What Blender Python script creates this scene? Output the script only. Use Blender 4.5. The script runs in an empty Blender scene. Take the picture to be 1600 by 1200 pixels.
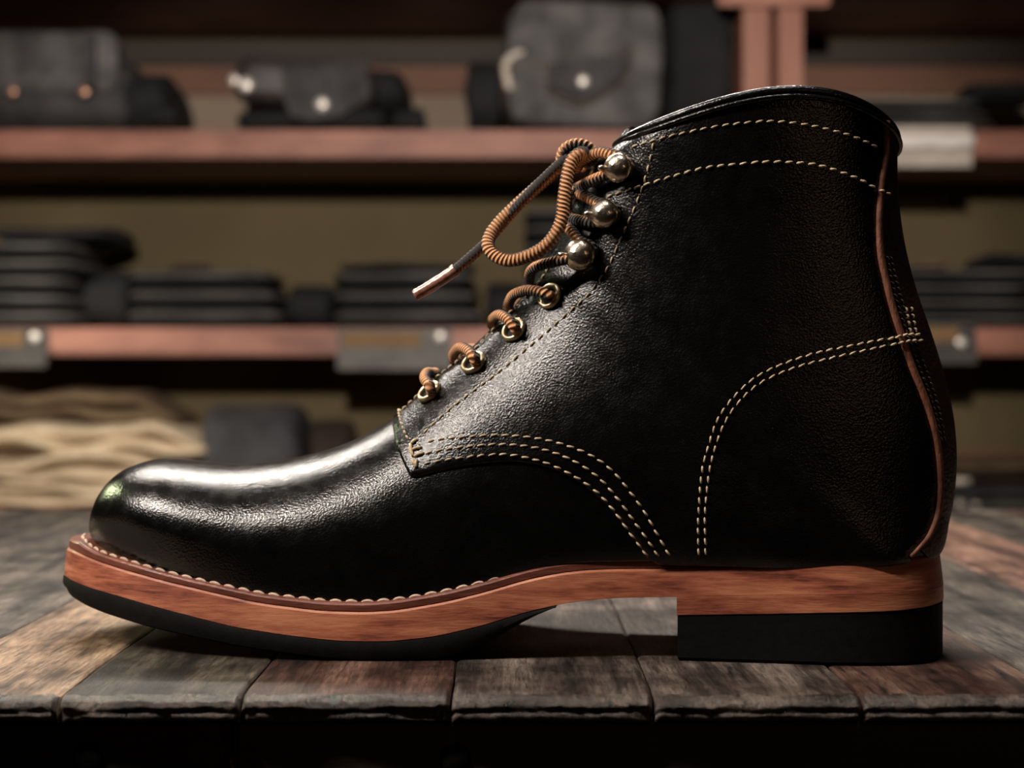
import bpy, bmesh, math, random
import numpy as np
from mathutils import Vector, noise
from mathutils.bvhtree import BVHTree
from mathutils.geometry import delaunay_2d_cdt
random.seed(7); rng = np.random.default_rng(7)
SC = bpy.context.scene; COL = SC.collection
PI = math.pi
# ------------------------------------------------------------------ camera
F, DC, HC = 2300.0, 0.522, 0.0953          # focal length in px, camera distance, camera height above the bench top
cam = bpy.data.cameras.new('camera'); cam_o = bpy.data.objects.new('camera', cam); COL.objects.link(cam_o)
cam_o.location = (0, -DC, HC); cam_o.rotation_euler = (PI/2, 0, 0)
cam.sensor_width = 36; cam.lens = F/1600*36; cam.shift_y = -10/1600
cam.clip_start = 0.01; cam.dof.use_dof = True; cam.dof.focus_distance = 0.486; cam.dof.aperture_fstop = 9.5
SC.camera = cam_o
# ------------------------------------------------------------------ world, exposure
SC.view_settings.view_transform = 'Standard'; SC.view_settings.look = 'None'
SC.view_settings.gamma = 1; SC.view_settings.exposure = 0; SC.view_settings.use_curve_mapping = False
w = bpy.data.worlds.new('world'); SC.world = w; w.use_nodes = True
w.node_tree.nodes['Background'].inputs[0].default_value = (0.9, 0.75, 0.6, 1)
w.node_tree.nodes['Background'].inputs[1].default_value = 0.003
# ------------------------------------------------------------------ lamps of the shop
def aim(o, target):
    d = Vector(target) - o.location; o.rotation_euler = d.to_track_quat('-Z', 'Y').to_euler()
def area(name, loc, target, sx, sy, power, color, spread=180):
    l = bpy.data.lights.new(name, 'AREA'); l.shape = 'RECTANGLE'; l.size = sx; l.size_y = sy
    l.energy = power; l.color = color; l.spread = math.radians(spread)
    o = bpy.data.objects.new(name, l); COL.objects.link(o); o.location = loc; aim(o, target); return o
def spot(name, loc, target, deg, power, color, r=.03, blend=.6):
    l = bpy.data.lights.new(name, 'SPOT'); l.energy = power; l.color = color; l.spot_size = math.radians(deg)
    l.spot_blend = blend; l.shadow_soft_size = r
    o = bpy.data.objects.new(name, l); COL.objects.link(o); o.location = loc; aim(o, target); return o
def strip(name, a, b, target, width, power, color, spread=120):
    a, b, t = Vector(a), Vector(b), Vector(target); c = (a+b)/2
    o = area(name, c, t, (b-a).length, width, power, color, spread)
    z = (c-t).normalized(); x = (b-a).normalized(); y = z.cross(x).normalized(); x = y.cross(z)
    from mathutils import Matrix
    o.rotation_euler = Matrix((x, y, z)).transposed().to_euler(); return o
strip('lamp_rear_strip', (-.72, .80, .88), (.30, .80, .88), (-.03, .0, .03), .035, 7.6, (1, .92, .83))
strip('lamp_left_strip', (-.40, -.36, .95), (-.95, -.26, .66), (-.02, 0, .08), .04, 7.0, (1, .90, .80))
spot('lamp_green_left', (-1.18, .80, .60), (-.165, .02, .06), 7, 40, (.90, 1, .58), .11)
strip('lamp_overhead', (-.10, -.16, 1.15), (.22, -.16, 1.15), (.05, -.03, 0), .05, 1.6, (1, .95, .90), 110)
spot('lamp_warm_front', (.55, -1.35, .42), (.02, 0, .03), 26, 1.2, (1, .62, .42), .04)
spot('lamp_shelf', (-.1, -1.05, .86), (-.05, 2.18, .30), 42, 330, (1, .87, .77), .06)
spot('lamp_shelf_low', (-1.6, .9, .75), (-.95, 2.2, -.05), 34, 75, (1, .90, .74), .05)
# ------------------------------------------------------------------ node helpers
def new_mat(name):
    m = bpy.data.materials.new(name); m.use_nodes = True
    nt = m.node_tree; b = nt.nodes['Principled BSDF']; return m, nt, b
def nd(nt, t, **k):
    n = nt.nodes.new(t)
    for a, v in k.items():
        if a.startswith('i_'):
            key = a[2:].replace('_', ' ')
            n.inputs[int(key) if key.isdigit() else key].default_value = v
        else: setattr(n, a, v)
    return n
def coords(nt, scale=(1, 1, 1), kind='Object', rot=(0, 0, 0)):
    tc = nd(nt, 'ShaderNodeTexCoord'); mp = nd(nt, 'ShaderNodeMapping')
    mp.inputs['Scale'].default_value = scale; mp.inputs['Rotation'].default_value = rot
    nt.links.new(tc.outputs[kind], mp.inputs[0]); return mp.outputs[0]
def noise_n(nt, vec, scale, detail=4, rough=.55):
    n = nd(nt, 'ShaderNodeTexNoise'); n.inputs['Scale'].default_value = scale
    n.inputs['Detail'].default_value = detail; n.inputs['Roughness'].default_value = rough
    nt.links.new(vec, n.inputs['Vector']); return n.outputs[0]
def ramp(nt, fac, stops):
    r = nd(nt, 'ShaderNodeValToRGB'); el = r.color_ramp.elements
    while len(el) < len(stops): el.new(.5)
    for e, (p, c) in zip(el, stops): e.position = p; e.color = (*c, 1) if len(c) == 3 else c
    nt.links.new(fac, r.inputs[0]); return r.outputs[0]
def bump(nt, h, strength, dist, b, prev=None):
    n = nd(nt, 'ShaderNodeBump'); n.inputs['Strength'].default_value = strength; n.inputs['Distance'].default_value = dist
    nt.links.new(h, n.inputs['Height'])
    if prev: nt.links.new(prev, n.inputs['Normal'])
    nt.links.new(n.outputs[0], b.inputs['Normal']); return n.outputs[0]
def math_n(nt, op, a, b_=None, c=None):
    n = nd(nt, 'ShaderNodeMath', operation=op)
    for i, v in enumerate((a, b_, c)):
        if v is None: continue
        if isinstance(v, (int, float)): n.inputs[i].default_value = v
        else: nt.links.new(v, n.inputs[i])
    return n.outputs[0]
def g3(v): return (v, v, v)
def mat_noisy(name, c1, c2, scale, stretch=(1, 1, 1), rough=.6, bump_s=.3, bump_d=.001, bscale=None, metallic=0, spec=.5, lo=.35, hi=.65):
    m, nt, b = new_mat(name); v = coords(nt, stretch)
    n = noise_n(nt, v, scale); nt.links.new(ramp(nt, n, [(lo, c1), (hi, c2)]), b.inputs['Base Color'])
    b.inputs['Roughness'].default_value = rough; b.inputs['Metallic'].default_value = metallic
    b.inputs['Specular IOR Level'].default_value = spec
    if bump_s: bump(nt, noise_n(nt, v, bscale or scale*3), bump_s, bump_d, b)
    return m
def mat_leather(name, c1, c2, rough=.36, grain=.9, spec=.5, gs=900):
    m, nt, b = new_mat(name); v = coords(nt)
    nt.links.new(ramp(nt, noise_n(nt, v, 60), [(.35, c1), (.65, c2)]), b.inputs['Base Color'])
    nt.links.new(ramp(nt, noise_n(nt, v, 160, 5, .7), [(.3, g3(rough-.06)), (.7, g3(rough+.08))]), b.inputs['Roughness'])
    b.inputs['Specular IOR Level'].default_value = spec
    vo = nd(nt, 'ShaderNodeTexVoronoi', feature='F1'); vo.inputs['Scale'].default_value = gs
    nt.links.new(v, vo.inputs['Vector'])
    p = bump(nt, vo.outputs['Distance'], grain*.36, .0004, b)
    p = bump(nt, noise_n(nt, v, gs*1.3, 3, .6), grain*.36, .0004, b, p)
    bump(nt, noise_n(nt, v, 26, 2), .12, .002, b, p)
    return m
M = {}
M['leather'] = mat_leather('black_leather', (.0018, .0017, .0018), (.003, .0028, .0028), .20, .5, .5, 1300)
M['leather_quarter'] = mat_leather('black_leather_waxed', (.0018, .0016, .0017), (.0035, .003, .0028), .21, .7, .5, 1250)
M['leather_brown'] = mat_leather('dark_brown_leather', (.010, .0035, .003), (.022, .008, .006), .42, 1.4, .5, 700)
M['raw_edge'] = mat_noisy('raw_leather_edge', (.10, .030, .016), (.22, .075, .035), 400, (1, 1, .4), .7, .6, .0005)
M['edge_dark'] = mat_noisy('dark_cut_edge', (.02, .012, .007), (.05, .035, .018), 500, (1, 1, 1), .6, .4, .0003)
M['lining'] = mat_noisy('tan_lining', (.10, .05, .025), (.15, .08, .04), 200, rough=.7, bump_d=.0003)
M['welt'] = mat_noisy('welt_leather', (.10, .028, .018), (.19, .06, .038), 260, (.25, .5, 2), .33, .5, .0004, 900)
def mat_midsole():
    m, nt, b = new_mat('stacked_leather'); v = coords(nt, (1, 1, 7))
    n1 = noise_n(nt, v, 26, 5, .6); v2 = coords(nt, (1, 1, 10)); n2 = noise_n(nt, v2, 120, 4, .7)
    mx = math_n(nt, 'ADD', math_n(nt, 'MULTIPLY', n1, .75), math_n(nt, 'MULTIPLY', n2, .25))
    nt.links.new(ramp(nt, mx, [(.36, (.09, .022, .014)), (.47, (.30, .085, .045)), (.60, (.46, .17, .085))]), b.inputs['Base Color'])
    b.inputs['Roughness'].default_value = .42; bump(nt, n2, .35, .0004, b); return m
M['midsole'] = mat_midsole()
M['rubber'] = mat_noisy('black_rubber', (.004, .0037, .0037), (.006, .0056, .0056), 300, rough=.7, spec=.10, bump_s=.3, bump_d=.0003, bscale=1500)
M['thread'] = mat_noisy('waxed_thread', (.38, .28, .165), (.58, .45, .29), 700, rough=.6, bump_s=.5, bump_d=.0003, bscale=3000)
M['thread_white'] = mat_noisy('welt_thread', (.42, .28, .20), (.58, .42, .31), 700, rough=.6, bump_s=.5, bump_d=.0003, bscale=3000)
M['thread_dark'] = mat_noisy('dark_thread', (.10, .07, .06), (.18, .13, .11), 700, rough=.35, bump_s=.5, bump_d=.0003, bscale=3000)
M['brass'] = mat_noisy('antique_brass', (.66, .52, .32), (.80, .67, .46), 300, rough=.36, bump_s=.12, bump_d=.0003, bscale=900, metallic=1)
M['nickel'] = mat_noisy('warm_nickel', (.74, .62, .47), (.86, .75, .60), 200, rough=.24, bump_s=.35, bump_d=.0012, bscale=260, metallic=1)
def mat_lace():
    m, nt, b = new_mat('braided_lace'); tc = nd(nt, 'ShaderNodeTexCoord'); sp = nd(nt, 'ShaderNodeSeparateXYZ')
    nt.links.new(tc.outputs['UV'], sp.inputs[0]); U, V = sp.outputs[0], sp.outputs[1]
    pitch = .0014
    saw = math_n(nt, 'PINGPONG', math_n(nt, 'DIVIDE', U, pitch), .5)                 # 0...0.5
    side = math_n(nt, 'PINGPONG', V, .5)                                             # 0...0.5 round the cord
    thr = math_n(nt, 'ADD', math_n(nt, 'MULTIPLY', saw, .24), .11)
    dark = math_n(nt, 'GREATER_THAN', side, thr)
    st = math_n(nt, 'SINE', math_n(nt, 'MULTIPLY', math_n(nt, 'ADD', math_n(nt, 'DIVIDE', U, pitch), math_n(nt, 'MULTIPLY', V, 2.0)), 2*PI))
    h = math_n(nt, 'MULTIPLY', math_n(nt, 'ADD', st, 1), .5)
    tan = ramp(nt, h, [(0, (.24, .085, .032)), (.35, (.60, .27, .105)), (1, (.80, .40, .17))])
    mix = nd(nt, 'ShaderNodeMix', data_type='RGBA'); nt.links.new(dark, mix.inputs['Factor'])
    nt.links.new(tan, mix.inputs['A']); mix.inputs['B'].default_value = (.022, .016, .012, 1)
    nt.links.new(mix.outputs['Result'], b.inputs['Base Color']); b.inputs['Roughness'].default_value = .75
    b.inputs['Sheen Weight'].default_value = .15
    p = bump(nt, h, .9, .0006, b); v = coords(nt); bump(nt, noise_n(nt, v, 4000, 2), .4, .0002, b, p); return m
M['lace'] = mat_lace()
def mat_aglet():
    m, nt, b = new_mat('clear_aglet'); v = coords(nt)
    nt.links.new(ramp(nt, noise_n(nt, v, 500), [(.3, (.30, .10, .06)), (.7, (.62, .34, .26))]), b.inputs['Base Color'])
    b.inputs['Roughness'].default_value = .16; b.inputs['Metallic'].default_value = .35
    b.inputs['Coat Weight'].default_value = 1; bump(nt, noise_n(nt, v, 900), .3, .0005, b); return m
M['aglet'] = mat_aglet()
def mat_wood(name, stops, rough=.42, seed=0.0, rot=0.0, gs=1.0):
    m, nt, b = new_mat(name); v = coords(nt, (1, .09, 1), rot=(0, 0, rot))
    va = nd(nt, 'ShaderNodeVectorMath', operation='ADD'); va.inputs[1].default_value = (seed*3.7, seed, seed*1.3); nt.links.new(v, va.inputs[0]); v = va.outputs[0]
    big = noise_n(nt, v, 60*gs, 6, .65); fine = noise_n(nt, v, 700*gs, 6, .8)
    blot = noise_n(nt, coords(nt), 30, 7, .7)
    f = math_n(nt, 'ADD', math_n(nt, 'MULTIPLY', big, .62), math_n(nt, 'MULTIPLY', blot, .38))
    mul = nd(nt, 'ShaderNodeMix', data_type='RGBA', blend_type='MULTIPLY'); mul.inputs['Factor'].default_value = 1
    nt.links.new(ramp(nt, f, stops), mul.inputs['A']); nt.links.new(ramp(nt, fine, [(.34, g3(.25)), (.47, g3(.85)), (.62, g3(1.5))]), mul.inputs['B'])
    mid = noise_n(nt, v, 230*gs, 4, .6); m2 = nd(nt, 'ShaderNodeMix', data_type='RGBA', blend_type='MULTIPLY'); m2.inputs['Factor'].default_value = 1
    nt.links.new(mul.outputs['Result'], m2.inputs['A']); nt.links.new(ramp(nt, mid, [(.30, g3(.15)), (.42, g3(.9)), (.7, g3(1.15))]), m2.inputs['B'])
    nt.links.new(m2.outputs['Result'], b.inputs['Base Color'])
    nt.links.new(ramp(nt, blot, [(.3, g3(rough-.10)), (.7, g3(rough+.15))]), b.inputs['Roughness'])
    p = bump(nt, fine, .6, .0010, b); bump(nt, blot, .4, .003, b, p); b.inputs['Specular IOR Level'].default_value = .35; return m
GREY = [(.40, (.012, .010, .008)), (.465, (.055, .043, .034)), (.53, (.12, .097, .078)), (.60, (.20, .165, .13))]
TAN = [(.38, (.05, .03, .017)), (.455, (.20, .125, .077)), (.53, (.34, .23, .145)), (.60, (.46, .33, .22))]
RED = [(.40, (.008, .004, .003)), (.465, (.036, .016, .011)), (.53, (.080, .040, .028)), (.60, (.14, .08, .056))]
DARK = [(.40, (.008, .007, .005)), (.465, (.028, .021, .015)), (.53, (.062, .049, .036)), (.60, (.12, .095, .07))]
SALM = [(.40, (.03, .015, .01)), (.465, (.14, .070, .048)), (.53, (.27, .145, .10)), (.60, (.38, .23, .17))]
MIXED = [(.40, (.012, .009, .007)), (.465, (.048, .034, .027)), (.53, (.105, .080, .064)), (.60, (.18, .14, .115))]
WOODS = {k: [mat_wood('bench_wood_%s_%d' % (k, i), s, .50, i*2.3+j, (i-1)*.25) for i in range(3)]
         for j, (k, s) in enumerate((('grey', GREY), ('tan', TAN), ('red', RED), ('dark', DARK), ('salmon', SALM), ('mixed', MIXED)))}
NOSE = [mat_wood('worn_bench_edge_%d' % i, [(.38, (.010, .007, .006)), (.45, (.042, .030, .024)), (.53, (.085, .066, .054)), (.62, (.15, .115, .092))], .27, 9.1+i*3, .3) for i in range(3)]
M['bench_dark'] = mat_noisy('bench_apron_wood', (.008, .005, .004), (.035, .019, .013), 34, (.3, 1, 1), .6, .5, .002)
M['shelf_wood'] = mat_noisy('shelf_wood', (.20, .075, .05), (.44, .20, .14), 14, (.35, 1, 1), .55, .3, .002, 40)
M['shelf_dark'] = mat_noisy('shelf_underside_wood', (.05, .022, .016), (.09, .04, .028), 12, (.3, 1, 1), .6, .3, .002)
M['board_brown'] = mat_noisy('back_board_brown', (.10, .045, .026), (.15, .07, .04), 8, (.3, 1, 1), .7, 0)
M['board_olive'] = mat_noisy('back_board_olive', (.018, .013, .009), (.028, .02, .014), 8, (.3, 1, 1), .7, 0)
M['board_taupe'] = mat_noisy('back_board_taupe', (.17, .13, .09), (.22, .17, .12), 8, (.3, 1, 1), .7, 0)
M['wall'] = mat_noisy('olive_paint', (.092, .070, .032), (.118, .090, .042), 3, rough=.85, bump_s=.2, bscale=60)
M['floor'] = mat_noisy('floor_boards', (.02, .012, .008), (.05, .03, .02), 6, (1, .2, 1), .5, .2, .002)
M['post_wood'] = mat_noisy('post_wood', (.30, .125, .085), (.42, .19, .13), 9, (1, 1, .3), .55, .3, .002, 40)
def cloth(name, c1, c2, rough=.85, bs=300): return mat_noisy(name, c1, c2, 18, rough=rough, bump_s=.2, bump_d=.001, bscale=bs, lo=.35, hi=.65)
M['denim_black'] = cloth('black_denim', (.010, .010, .012), (.022, .022, .026))
M['denim_grey'] = cloth('faded_black_denim', (.055, .055, .057), (.14, .138, .138))
M['denim_mid'] = cloth('charcoal_denim', (.032, .032, .036), (.068, .068, .072))
M['denim_stack'] = cloth('worn_charcoal_denim', (.07, .068, .07), (.13, .127, .128))
M['cloth_side'] = cloth('dark_cotton_and_shade', (.004, .005, .007), (.009, .010, .012))  # black cotton garments; also paints shade inside and beside the jeans stacks
M['leather_bag'] = mat_noisy('bag_leather', (.020, .016, .017), (.045, .038, .040), 30, rough=.45, bump_s=.4, bump_d=.002)
M['khaki'] = cloth('khaki_cotton', (.50, .40, .27), (.72, .60, .44))
M['khaki_dark'] = cloth('brown_cotton', (.10, .065, .035), (.17, .115, .065))
M['navy'] = cloth('slate_cotton', (.026, .027, .032), (.05, .051, .058))
M['brown_cloth'] = cloth('dark_brown_cotton', (.02, .011, .008), (.035, .02, .014))
M['copper'] = mat_noisy('copper_rivet', (.75, .40, .26), (.85, .50, .35), 100, rough=.35, metallic=.6, bump_s=0)
M['snap'] = mat_noisy('snap_nickel', (.80, .76, .70), (.92, .88, .82), 100, rough=.35, metallic=.4, bump_s=0)
M['holder'] = mat_noisy('label_holder_metal', (.045, .043, .04), (.08, .076, .07), 30, rough=.5, metallic=.3, bump_s=0)
M['holder_bright'] = mat_noisy('polished_holder', (.42, .38, .34), (.62, .56, .50), 14, rough=.35, metallic=.2, bump_s=.3, bump_d=.004, bscale=30)
M['glare'] = mat_noisy('holder_glare', (.85, .82, .78), (.97, .94, .90), 20, rough=.28, metallic=.0, spec=1.0, bump_s=.35, bump_d=.004, bscale=22)  # near-white base colour paints the glare on the holder's upper half
M['card'] = mat_noisy('label_card', (.17, .095, .035), (.22, .13, .05), 20, rough=.7, bump_s=0)
M['tag'] = mat_noisy('paper_tag', (.62, .56, .47), (.72, .66, .56), 20, rough=.7, bump_s=0)
# ------------------------------------------------------------------ object helpers
def tag(o, label=None, cat=None, group=None, kind=None):
    if label: o['label'] = label
    if cat: o['category'] = cat
    if group: o['group'] = group
    if kind: o['kind'] = kind
    return o
def thing(name, label, cat, loc=(0, 0, 0), rz=0, group=None):
    o = bpy.data.objects.new(name, None); COL.objects.link(o); o.location = loc; o.rotation_euler = (0, 0, rz)
    o.empty_display_size = .01; return tag(o, label, cat, group)
def mesh_obj(name, verts, faces, mat, parent=None, smooth=True, uvs=None, mats=None, midx=None, kind=None, label=None):
    me = bpy.data.meshes.new(name); me.from_pydata([tuple(map(float, v)) for v in verts], [], [tuple(map(int, f)) for f in faces])
    if uvs is not None:
        uv = me.uv_layers.new(name='UVMap'); k = 0
        for p in me.polygons:
            for li, vi in zip(p.loop_indices, p.vertices): uv.data[li].uv = uvs[k]; k += 1
    for m_ in (mats or [mat]): me.materials.append(m_)
    if midx is not None: me.polygons.foreach_set('material_index', midx)
    if smooth: me.polygons.foreach_set('use_smooth', [True]*len(me.polygons))
    me.update(); o = bpy.data.objects.new(name, me); COL.objects.link(o)
    if parent: o.parent = parent
    if kind: o['kind'] = kind
    if label: o['label'] = label
    return o
class MB:
    def __init__(s): s.v = []; s.f = []
    def add(s, v, f):
        n = len(s.v); s.v += [tuple(p) for p in v]; s.f += [tuple(i+n for i in q) for q in f]; return s
    def build(s, name, mat, parent=None, smooth=True, **k): return mesh_obj(name, s.v, s.f, mat, parent, smooth, **k)
def box_vf(x0, x1, y0, y1, z0, z1, bev=.002, seg=2):
    bm = bmesh.new(); bmesh.ops.create_cube(bm, size=1)
    for v in bm.verts: v.co = ((x0+x1)/2+v.co.x*(x1-x0), (y0+y1)/2+v.co.y*(y1-y0), (z0+z1)/2+v.co.z*(z1-z0))
    if bev: bmesh.ops.bevel(bm, geom=list(bm.edges), offset=bev, segments=seg, affect='EDGES')
    bm.verts.index_update()
    r = ([v.co.copy() for v in bm.verts], [[v.index for v in f.verts] for f in bm.faces]); bm.free(); return r
def crs(keys, n_per=None, t=None):
    K = np.asarray(keys, float); n = len(K)
    if K.ndim == 1: K = K[:, None]
    if t is None: t = np.linspace(0, n-1, (n-1)*n_per+1)
    t = np.clip(np.asarray(t, float), 0, n-1-1e-9); i = np.minimum(t.astype(int), n-2); f = (t-i)[..., None]
    g = lambda j: K[np.clip(j, 0, n-1)]
    P0 = np.where((i == 0)[..., None], 2*g(i)-g(i+1), g(i-1)); P3 = np.where((i == n-2)[..., None], 2*g(i+1)-g(i), g(i+2))
    P1, P2 = g(i), g(i+1)
    return .5*((2*P1)+(-P0+P2)*f+(2*P0-5*P1+4*P2-P3)*f**2+(-P0+3*P1-3*P2+P3)*f**3)
def resample(P, step=None, n=None):
    P = np.asarray(P, float); d = np.r_[0, np.cumsum(np.linalg.norm(np.diff(P, axis=0), axis=1))]
    if n is None: n = max(2, int(round(d[-1]/step))+1)
    s = np.linspace(0, d[-1], n); return np.stack([np.interp(s, d, P[:, k]) for k in range(P.shape[1])], 1)
def tube_vf(P, r, seg=8, caps=True, up=None, closed=False, ref=None):
    P = np.asarray(P, float); n = len(P); T = np.gradient(P, axis=0)
    if closed: T = np.roll(P, -1, 0)-np.roll(P, 1, 0)
    T /= np.linalg.norm(T, axis=1)[:, None]+1e-12
    a = np.array(up if up is not None else (0, -1, .2), float); a -= T[0]*a.dot(T[0])
    if np.linalg.norm(a) < 1e-6: a = np.cross(T[0], (1, 0, 0))
    a /= np.linalg.norm(a); r = np.broadcast_to(r, (n,)); V = []
    for i in range(n):
        if ref is not None:
            q = np.array(ref, float); q -= T[i]*q.dot(T[i]); a = a*.9+q*.35
        a = a-T[i]*a.dot(T[i]); a /= np.linalg.norm(a); b = np.cross(T[i], a)
        for j in range(seg):
            t = 2*PI*j/seg; V.append(P[i]+r[i]*(a*math.cos(t)+b*math.sin(t)))
    Fc = []
    m = n if closed else n-1
    for i in range(m):
        for j in range(seg):
            k = (i+1) % n; Fc.append((i*seg+j, i*seg+(j+1) % seg, k*seg+(j+1) % seg, k*seg+j))
    if caps and not closed: Fc += [tuple(range(seg))[::-1], tuple((n-1)*seg+j for j in range(seg))]
    return V, Fc
# ================================================================== SETTING
def slab_obj(name, x0, x1, y0, y1, z0, z1, mat, parent=None, bev=.003, kind=None):
    v, f = box_vf(x0, x1, y0, y1, z0, z1, bev); return mesh_obj(name, v, f, mat, parent, False, kind=kind)
FL = -.86; YS, YB = 2.18, 2.53; KS = 2300/(YS+DC)
def SX(px, y=YS): return (px-800)*(y+DC)/F
def SZ(py, y=YS): return HC-(py-590)*(y+DC)/F
slab_obj('floor', -4, 4, -3, YB+.1, FL-.1, FL, M['floor'], kind='structure')
slab_obj('wall_back', -4, 4, YB+.005, YB+.10, FL, 2.2, M['wall'], kind='structure')
slab_obj('ceiling', -4, 4, -3, YB+.1, 2.2, 2.3, M['shelf_dark'], kind='structure')
# ------------------------------------------------------------------ shelving
Z_TOP = SZ(203); Z_MID = SZ(512); Z_LOW = SZ(801); TH = .050
def shelving(name, label, x0, x1, posts):
    t = thing(name, label, 'shelving', ((x0+x1)/2, YS, FL)); cx, cy = (x0+x1)/2, YS
    def part(n, a, b, c, d, e, f, m, bev=.003):
        v, fc = box_vf(a-cx, b-cx, c-cy, d-cy, e-FL, f-FL, bev); return mesh_obj(n, v, fc, m, t, False)
    for (a, b) in posts: part('side_post', a, b, YS-.012, YB-.002, FL, 1.55, M['post_wood'])
    ia, ib = posts[0][1]+.001, posts[1][0]-.001
    for zt in (1.30, .852, Z_TOP, Z_MID, Z_LOW, -.52):
        part('shelf_board', ia, ib, YS, YB-.002, zt-TH, zt, M['shelf_wood'], .005)
    zz = Z_TOP+.001
    for k, (z1, m) in enumerate(((SZ(150, YB), 'board_taupe'), (SZ(104, YB), 'board_brown'), (.790, 'board_olive'))):
        part('back_board', ia, ib, YB-.018, YB-.003, zz, z1-.002, M[m], .002); zz = z1
    part('back_board', ia, ib, YB-.012, YB-.003, Z_LOW+.001, SZ(704, YB), M['board_brown'], .002)
    return t
shelving('shelving_unit', 'long open wooden shelving unit behind the boot, left of the paired posts', -1.25, SX(1205), ((-1.25, -1.205), (SX(1160), SX(1201))))
shelving('shelving_unit', 'open wooden shelving unit to the right of the paired posts', SX(1214), 1.75, ((SX(1214), SX(1253)), (1.70, 1.75)))
v, f = box_vf(SX(1118), SX(1292), YS-.030, YS-.0125, SZ(15), SZ(-35), .004)
tag(mesh_obj('joining_block', v, f, M['post_wood'], None, False), 'short wooden block fixed across the top of the paired shelving posts', 'wood block')
# label holders on shelf edges
def holder(px0, px1, py0, py1, label, bright=False, dot=None, card=True):
    cx = SX((px0+px1)/2); t = thing('label_holder', label, 'label holder', (cx, YS-.001, SZ(py1)), group=None)
    w_ = (px1-px0)/KS/2; h = (py1-py0)/KS
    mb = MB(); mb.add(*box_vf(-w_, w_, -.010, -.004, 0, h*.52, .0015)); mb.add(*box_vf(-w_, w_, -.004, 0, h*.3, h, .001))
    mb.add(*box_vf(-w_, w_, -.012, -.008, 0, .006, .001))
    mb.build('frame', M['holder_bright' if bright else 'holder'], t, False)
    if bright:
        P = [(-w_+2*w_*i/14, -.014, h*.60+.0015*math.sin(i*1.1)) for i in range(15)]
        v, f = tube_vf(P, .013, 14); mesh_obj('glare_tube', v, f, M['glare'], t)  # added tube that carries the holder's painted glare
    if card:
        v, f = box_vf(-w_*.92, w_*.45, -.0065, -.0045, h*.55, h*.92, .0005); mesh_obj('card', v, f, M['card'], t, False)
    if dot:
        x = SX(dot[0])-cx; z = SZ(dot[1])-SZ(py1); me = MB()
        bm = bmesh.new(); bmesh.ops.create_uvsphere(bm, u_segments=14, v_segments=8, radius=.010)
        for q in bm.verts: q.co = (x+q.co.x, -.008+q.co.y*.35, z+q.co.z)
        bm.verts.index_update(); me.add([q.co.copy() for q in bm.verts], [[q.index for q in ff.verts] for ff in bm.faces]); bm.free()
        me.build('stud', M['snap'], t)
    return t
holder(-60, 76, 514, 574, 'dark metal label holder with a pale stud below the tall jeans stack at left', dot=(57, 527))
holder(528, 706, 514, 578, 'dark metal label holder with a yellow card below the middle jeans stack', dot=(688, 526))
holder(1422, 1524, 506, 568, 'grey metal label holder on the shelf edge just behind the boot heel', dot=(1500, 535))
holder(1378, 1516, 198, 262, 'bright reflective label holder on the upper shelf edge beside the boot collar', True, None, False)
# ------------------------------------------------------------------ garments
def soft(w_, d, h, nx=18, ny=12, lobes=2, p=3.2, amp=.004, seed=0, droop=0.0, front_lip=.0, sag=0.0):
    """a folded piece of cloth: closed rounded slab whose front shows `lobes` fold edges, base on z=0"""
    V, Fc = [], []; nz = 24
    for i in range(nx+1):
        u = -1+2*i/nx; ux = math.copysign(abs(u)**.8, u)
        endf = (1-abs(ux)**9)**.5 if abs(ux) < 1 else 0
        for j in range(nz):
            t = 2*PI*j/nz; c, s = math.cos(t), math.sin(t)
            y = math.copysign(abs(c)**(2/p), c); z = math.copysign(abs(s)**(2/p), s)
            groove = 1-.10*(.5+.5*math.cos(z*PI*lobes))*(abs(y)**2) if lobes > 1 else 1
            X = ux*w_/2; Y = y*d/2*(.75+.25*endf)*groove; Z = (z*.5)*h*(.7+.3*endf)
            nn = noise.noise_vector(Vector((X*9+seed*7.1, Y*9, Z*20+seed)))
            X += nn.x*amp; Y += nn.y*amp; Z += nn.z*amp*.6
            Z += sag*h*math.cos(ux*1.6)*(z*.5+.5) + h/2 - droop*h*max(0, -y)**2
            V.append((X, Y, max(0.0, Z)))
    for i in range(nx):
        for j in range(nz): Fc.append((i*nz+j, (i+1)*nz+j, (i+1)*nz+(j+1) % nz, i*nz+(j+1) % nz))
    Fc += [tuple(range(nz)), tuple(nx*nz+j for j in range(nz))[::-1]]
    return V, Fc
def move(vf, dx, dy, dz, rz=0.0, ry=0.0):
    c, s = math.cos(rz), math.sin(rz); c2, s2 = math.cos(ry), math.sin(ry); out = []
    for (x, y, z) in vf[0]:
        x, z = x*c2+z*s2, -x*s2+z*c2
        out.append((x*c-y*s+dx, x*s+y*c+dy, z+dz))
    return out, vf[1]
def jeans(cx, cy, z, w_, d, h, mat, label, group, seed, rz=0, cat='folded jeans', name='folded_jeans', lobes=2):
    t = thing(name, label, cat, (cx, cy, z), rz, group)
    vf = move(soft(w_, d, h*.66, lobes=1, seed=seed, amp=.003, p=2.3), 0, 0, h*.32); mesh_obj('folded_cloth', vf[0], vf[1], M[mat], t)
    vf = soft(w_*.98, d-.03, h*.5, lobes=1, seed=seed+5, amp=.002, p=3.5); mesh_obj('shade_layer', vf[0], vf[1], M['cloth_side'], t)  # recessed near-black slab paints the shade between the folds
    P = crs([(-w_*.44, -d*.49, h*.67), (-w_*.2, -d*.495, h*.64), (w_*.2, -d*.495, h*.68), (w_*.44, -d*.49, h*.65)], 6)
    v, f = tube_vf(P, .0016, 6); mesh_obj('hem_seam', v, f, M['denim_grey'], t)
    return t
ORD = ['bottom', 'second', 'third', 'fourth', 'fifth', 'sixth', 'seventh', 'eighth']
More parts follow.
